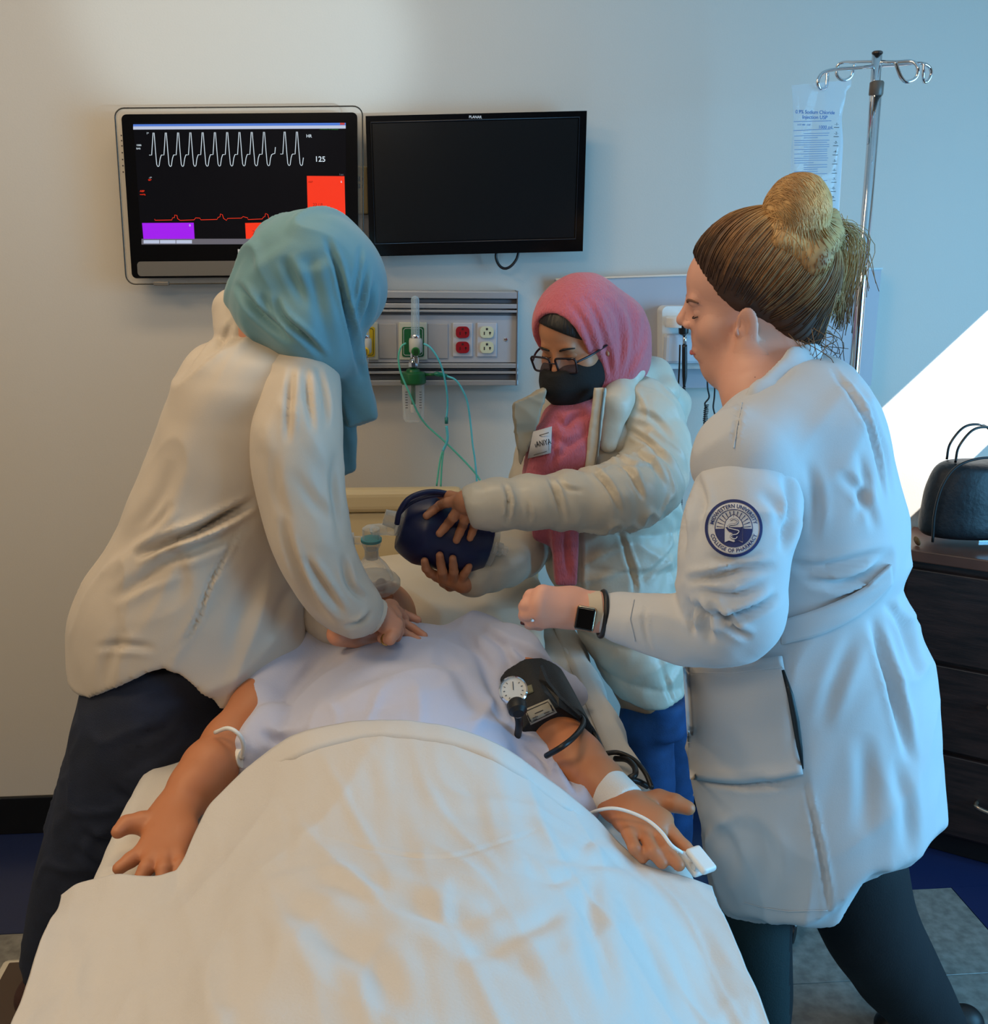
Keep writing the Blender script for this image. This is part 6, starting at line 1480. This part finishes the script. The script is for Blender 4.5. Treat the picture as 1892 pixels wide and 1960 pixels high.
decal2('badge_field', *ringpoly(17, 35.5, -178, -2, nr=5), .0034, M_navy, pt_)
def poly2(name, pts, m=M_navy, off=.0036): return decal2(name, pts, [tuple(range(len(pts)))], off, m, pt_)
for k in range(13):
    a = math.radians(6+14*k); n_ = (math.sin(a), math.cos(a)); r0, r1 = 20, 33
    poly2('badge_ray', [(r0*math.cos(a)-n_[0]*.4, -r0*math.sin(a)-n_[1]*.4), (r1*math.cos(a)-n_[0]*.9, -r1*math.sin(a)-n_[1]*.9), (r1*math.cos(a)+n_[0]*.9, -r1*math.sin(a)+n_[1]*.9), (r0*math.cos(a)+n_[0]*.4, -r0*math.sin(a)+n_[1]*.4)])
def line2(name, pts, w, m=M_navy, off=.0040):
    V2 = []; Fc = []
    P = [np.array(p, float) for p in pts]
    for i, p in enumerate(P):
        t = P[min(i+1, len(P)-1)]-P[max(0, i-1)]; t = t/(np.linalg.norm(t)+1e-9); n = np.array([-t[1], t[0]])
        V2 += [tuple(p+n*w/2), tuple(p-n*w/2)]
    for i in range(len(P)-1): Fc.append((2*i, 2*i+2, 2*i+3, 2*i+1))
    return decal2(name, V2, Fc, off, m, pt_)
arch = [(-18, 28), (-18, -4), (-15, -14), (-8, -22), (0, -27), (8, -22), (15, -14), (18, -4), (18, 28), (9, 24), (0, 27), (-9, 24)]
poly2('badge_arch', arch, M_pw, .0038); line2('badge_outline', arch+[arch[0]], 1.3)
poly2('badge_book', [(2, 0), (17, -3), (17, 26), (9, 23), (2, 26)], M_navy, .0041)
sn = catmull([np.array(p, float) for p in [(-7, -15), (0, -18), (8, -14), (4, -8), (-8, -6), (-10, -1), (0, 2), (10, 5), (6, 11), (-4, 13), (-5, 18), (3, 20), (7, 16)]], 4)
line2('badge_serpent', sn, 3.2, M_navy, .0046); line2('badge_serpent', sn, 1.6, M_pw, .0052)
poly2('badge_bowl', [(-16, -2), (16, -2), (10, 6), (3, 9), (-3, 9), (-10, 6)], M_navy, .0044)
poly2('badge_foot', [(-2, 9), (2, 9), (2, 20), (-2, 20)], M_navy, .0044)
def arctext(s, r, hpx, top=True, span=None):
    cu = bpy.data.curves.new('t', 'FONT'); cu.body = s; cu.size = hpx/.70; cu.resolution_u = 2; cu.offset = .02*cu.size; cu.space_character = 1.05
    t = bpy.data.objects.new('tmp', cu); me = bpy.data.meshes.new_from_object(t); bpy.data.objects.remove(t)
    bm = bmesh.new(); bm.from_mesh(me); V2 = [(v.co.x, v.co.y) for v in bm.verts]; Fc = [tuple(v.index for v in f.verts) for f in bm.faces]; bm.free(); bpy.data.meshes.remove(me)
    x0 = min(v[0] for v in V2); x1 = max(v[0] for v in V2); out = []
    for x, y in V2:
        u = (x-x0)/(x1-x0)-.5
        if top: a = math.radians(90-u*span); rr = r+y; out.append((rr*math.cos(a), -rr*math.sin(a)))
        else: a = math.radians(-90+u*span); rr = r-y; out.append((rr*math.cos(a), -rr*math.sin(a)))
    return decal2('badge_lettering', out, Fc, .0036, M_navy, pt_)
arctext('MIDWESTERN UNIVERSITY', 39.2, 7.2, True, 158); arctext('COLLEGE OF PHARMACY', 46.4, 7.2, False, 150)
# watch and bracelet
wa, wb_ = W(1122, 1168, -1.165), W(1152, 1172, -1.166); ad = nrm(wb_-wa)
M_band = mat('sand_band', (205, 186, 160), .5)
def wring(nm, c, r, w, th, m, tilt=(0, 0, 0)): return lathe(nm, [(r, -w), (r+th, -w), (r+th, w), (r, w), (r, -w)], c, nrm(ad+np.array(tilt)), m, RW, 36, closed=True)
wring('watch_band', W(1136, 1170, -1.166), .0288, .0100, .002, M_band, (.0, 0, .15))
wcn = W(1121, 1184, -1.197); n_ = nrm(CAM-wcn+np.array([-.25, 0, -.1])); xx = nrm(np.cross([.1, 0, 1], n_)); Rw_ = np.stack([xx, n_, np.cross(xx, n_)], 1)
wt_ = build('watch_case', [rbx(wcn, (.0155, .0055, .0185), Rw_, .005, .002)], .0013, mat('gold_steel', (205, 180, 150), .18, 1), RW)
build('watch_face', [rbx(wcn+n_*.0045, (.0138, .0022, .0168), Rw_, .002, .002)], .0012, M_blk, wt_)
tube('bracelet', [W(1153, 1175, -1.168)+ .0335*(math.cos(a)*nrm(np.cross(ad, [0, 0, 1]))+math.sin(a)*np.array([.10, 0, 1.0])) for a in np.linspace(0, 2*math.pi, 20)[:-1]], .0042, M_rub, RW, 8, 3, True)
# trousers
M_trs = mat('black_leggings', (10, 13, 19), .8, bump=.15, bscale=300)
M_trs2 = mat('green_lit_leggings', (12, 38, 42), .7, bump=.2, bscale=300)  # same leggings on the front leg, greenish light put into the colour
build('trousers', [loft(slices([(1480, 1395, 1690, -1.03, .12), (1600, 1400, 1690, -1.02, .12)]), .03)]+chain([(1620, 1600, -1.0, 95), (1655, 1745, -.99, 88), (1705, 1840, -.97, 76), (1760, 1920, -.96, 62), (1815, 2005, -.94, 46), (1838, 2045, -.93, 40)], .03)+chain([(1450, 1600, -1.05, 64), (1444, 1740, -1.05, 62), (1452, 1860, -1.05, 54), (1458, 1960, -1.05, 44), (1466, 2090, -1.05, 34)], .03), .008, [M_trs, M_trs2], RW, lambda P, N: .004*aniso(P, (.3, .1, 1), 5, 14, 55), fmat=lambda c: (PIX(c)[0] < 1512).astype(int))
for p, yy in ((1850, -.93), (1470, -1.05)):
    h = W(p, 2050, yy); h[2] = .045
    build('shoe', [cap(h+np.array([-.03, -.02, 0]), h+np.array([-.18, .0, -.012]), .036, .031, .02), cutf(lambda x, y, z: .004-z+0*x+0*y)], .006, M_blkm, RW)
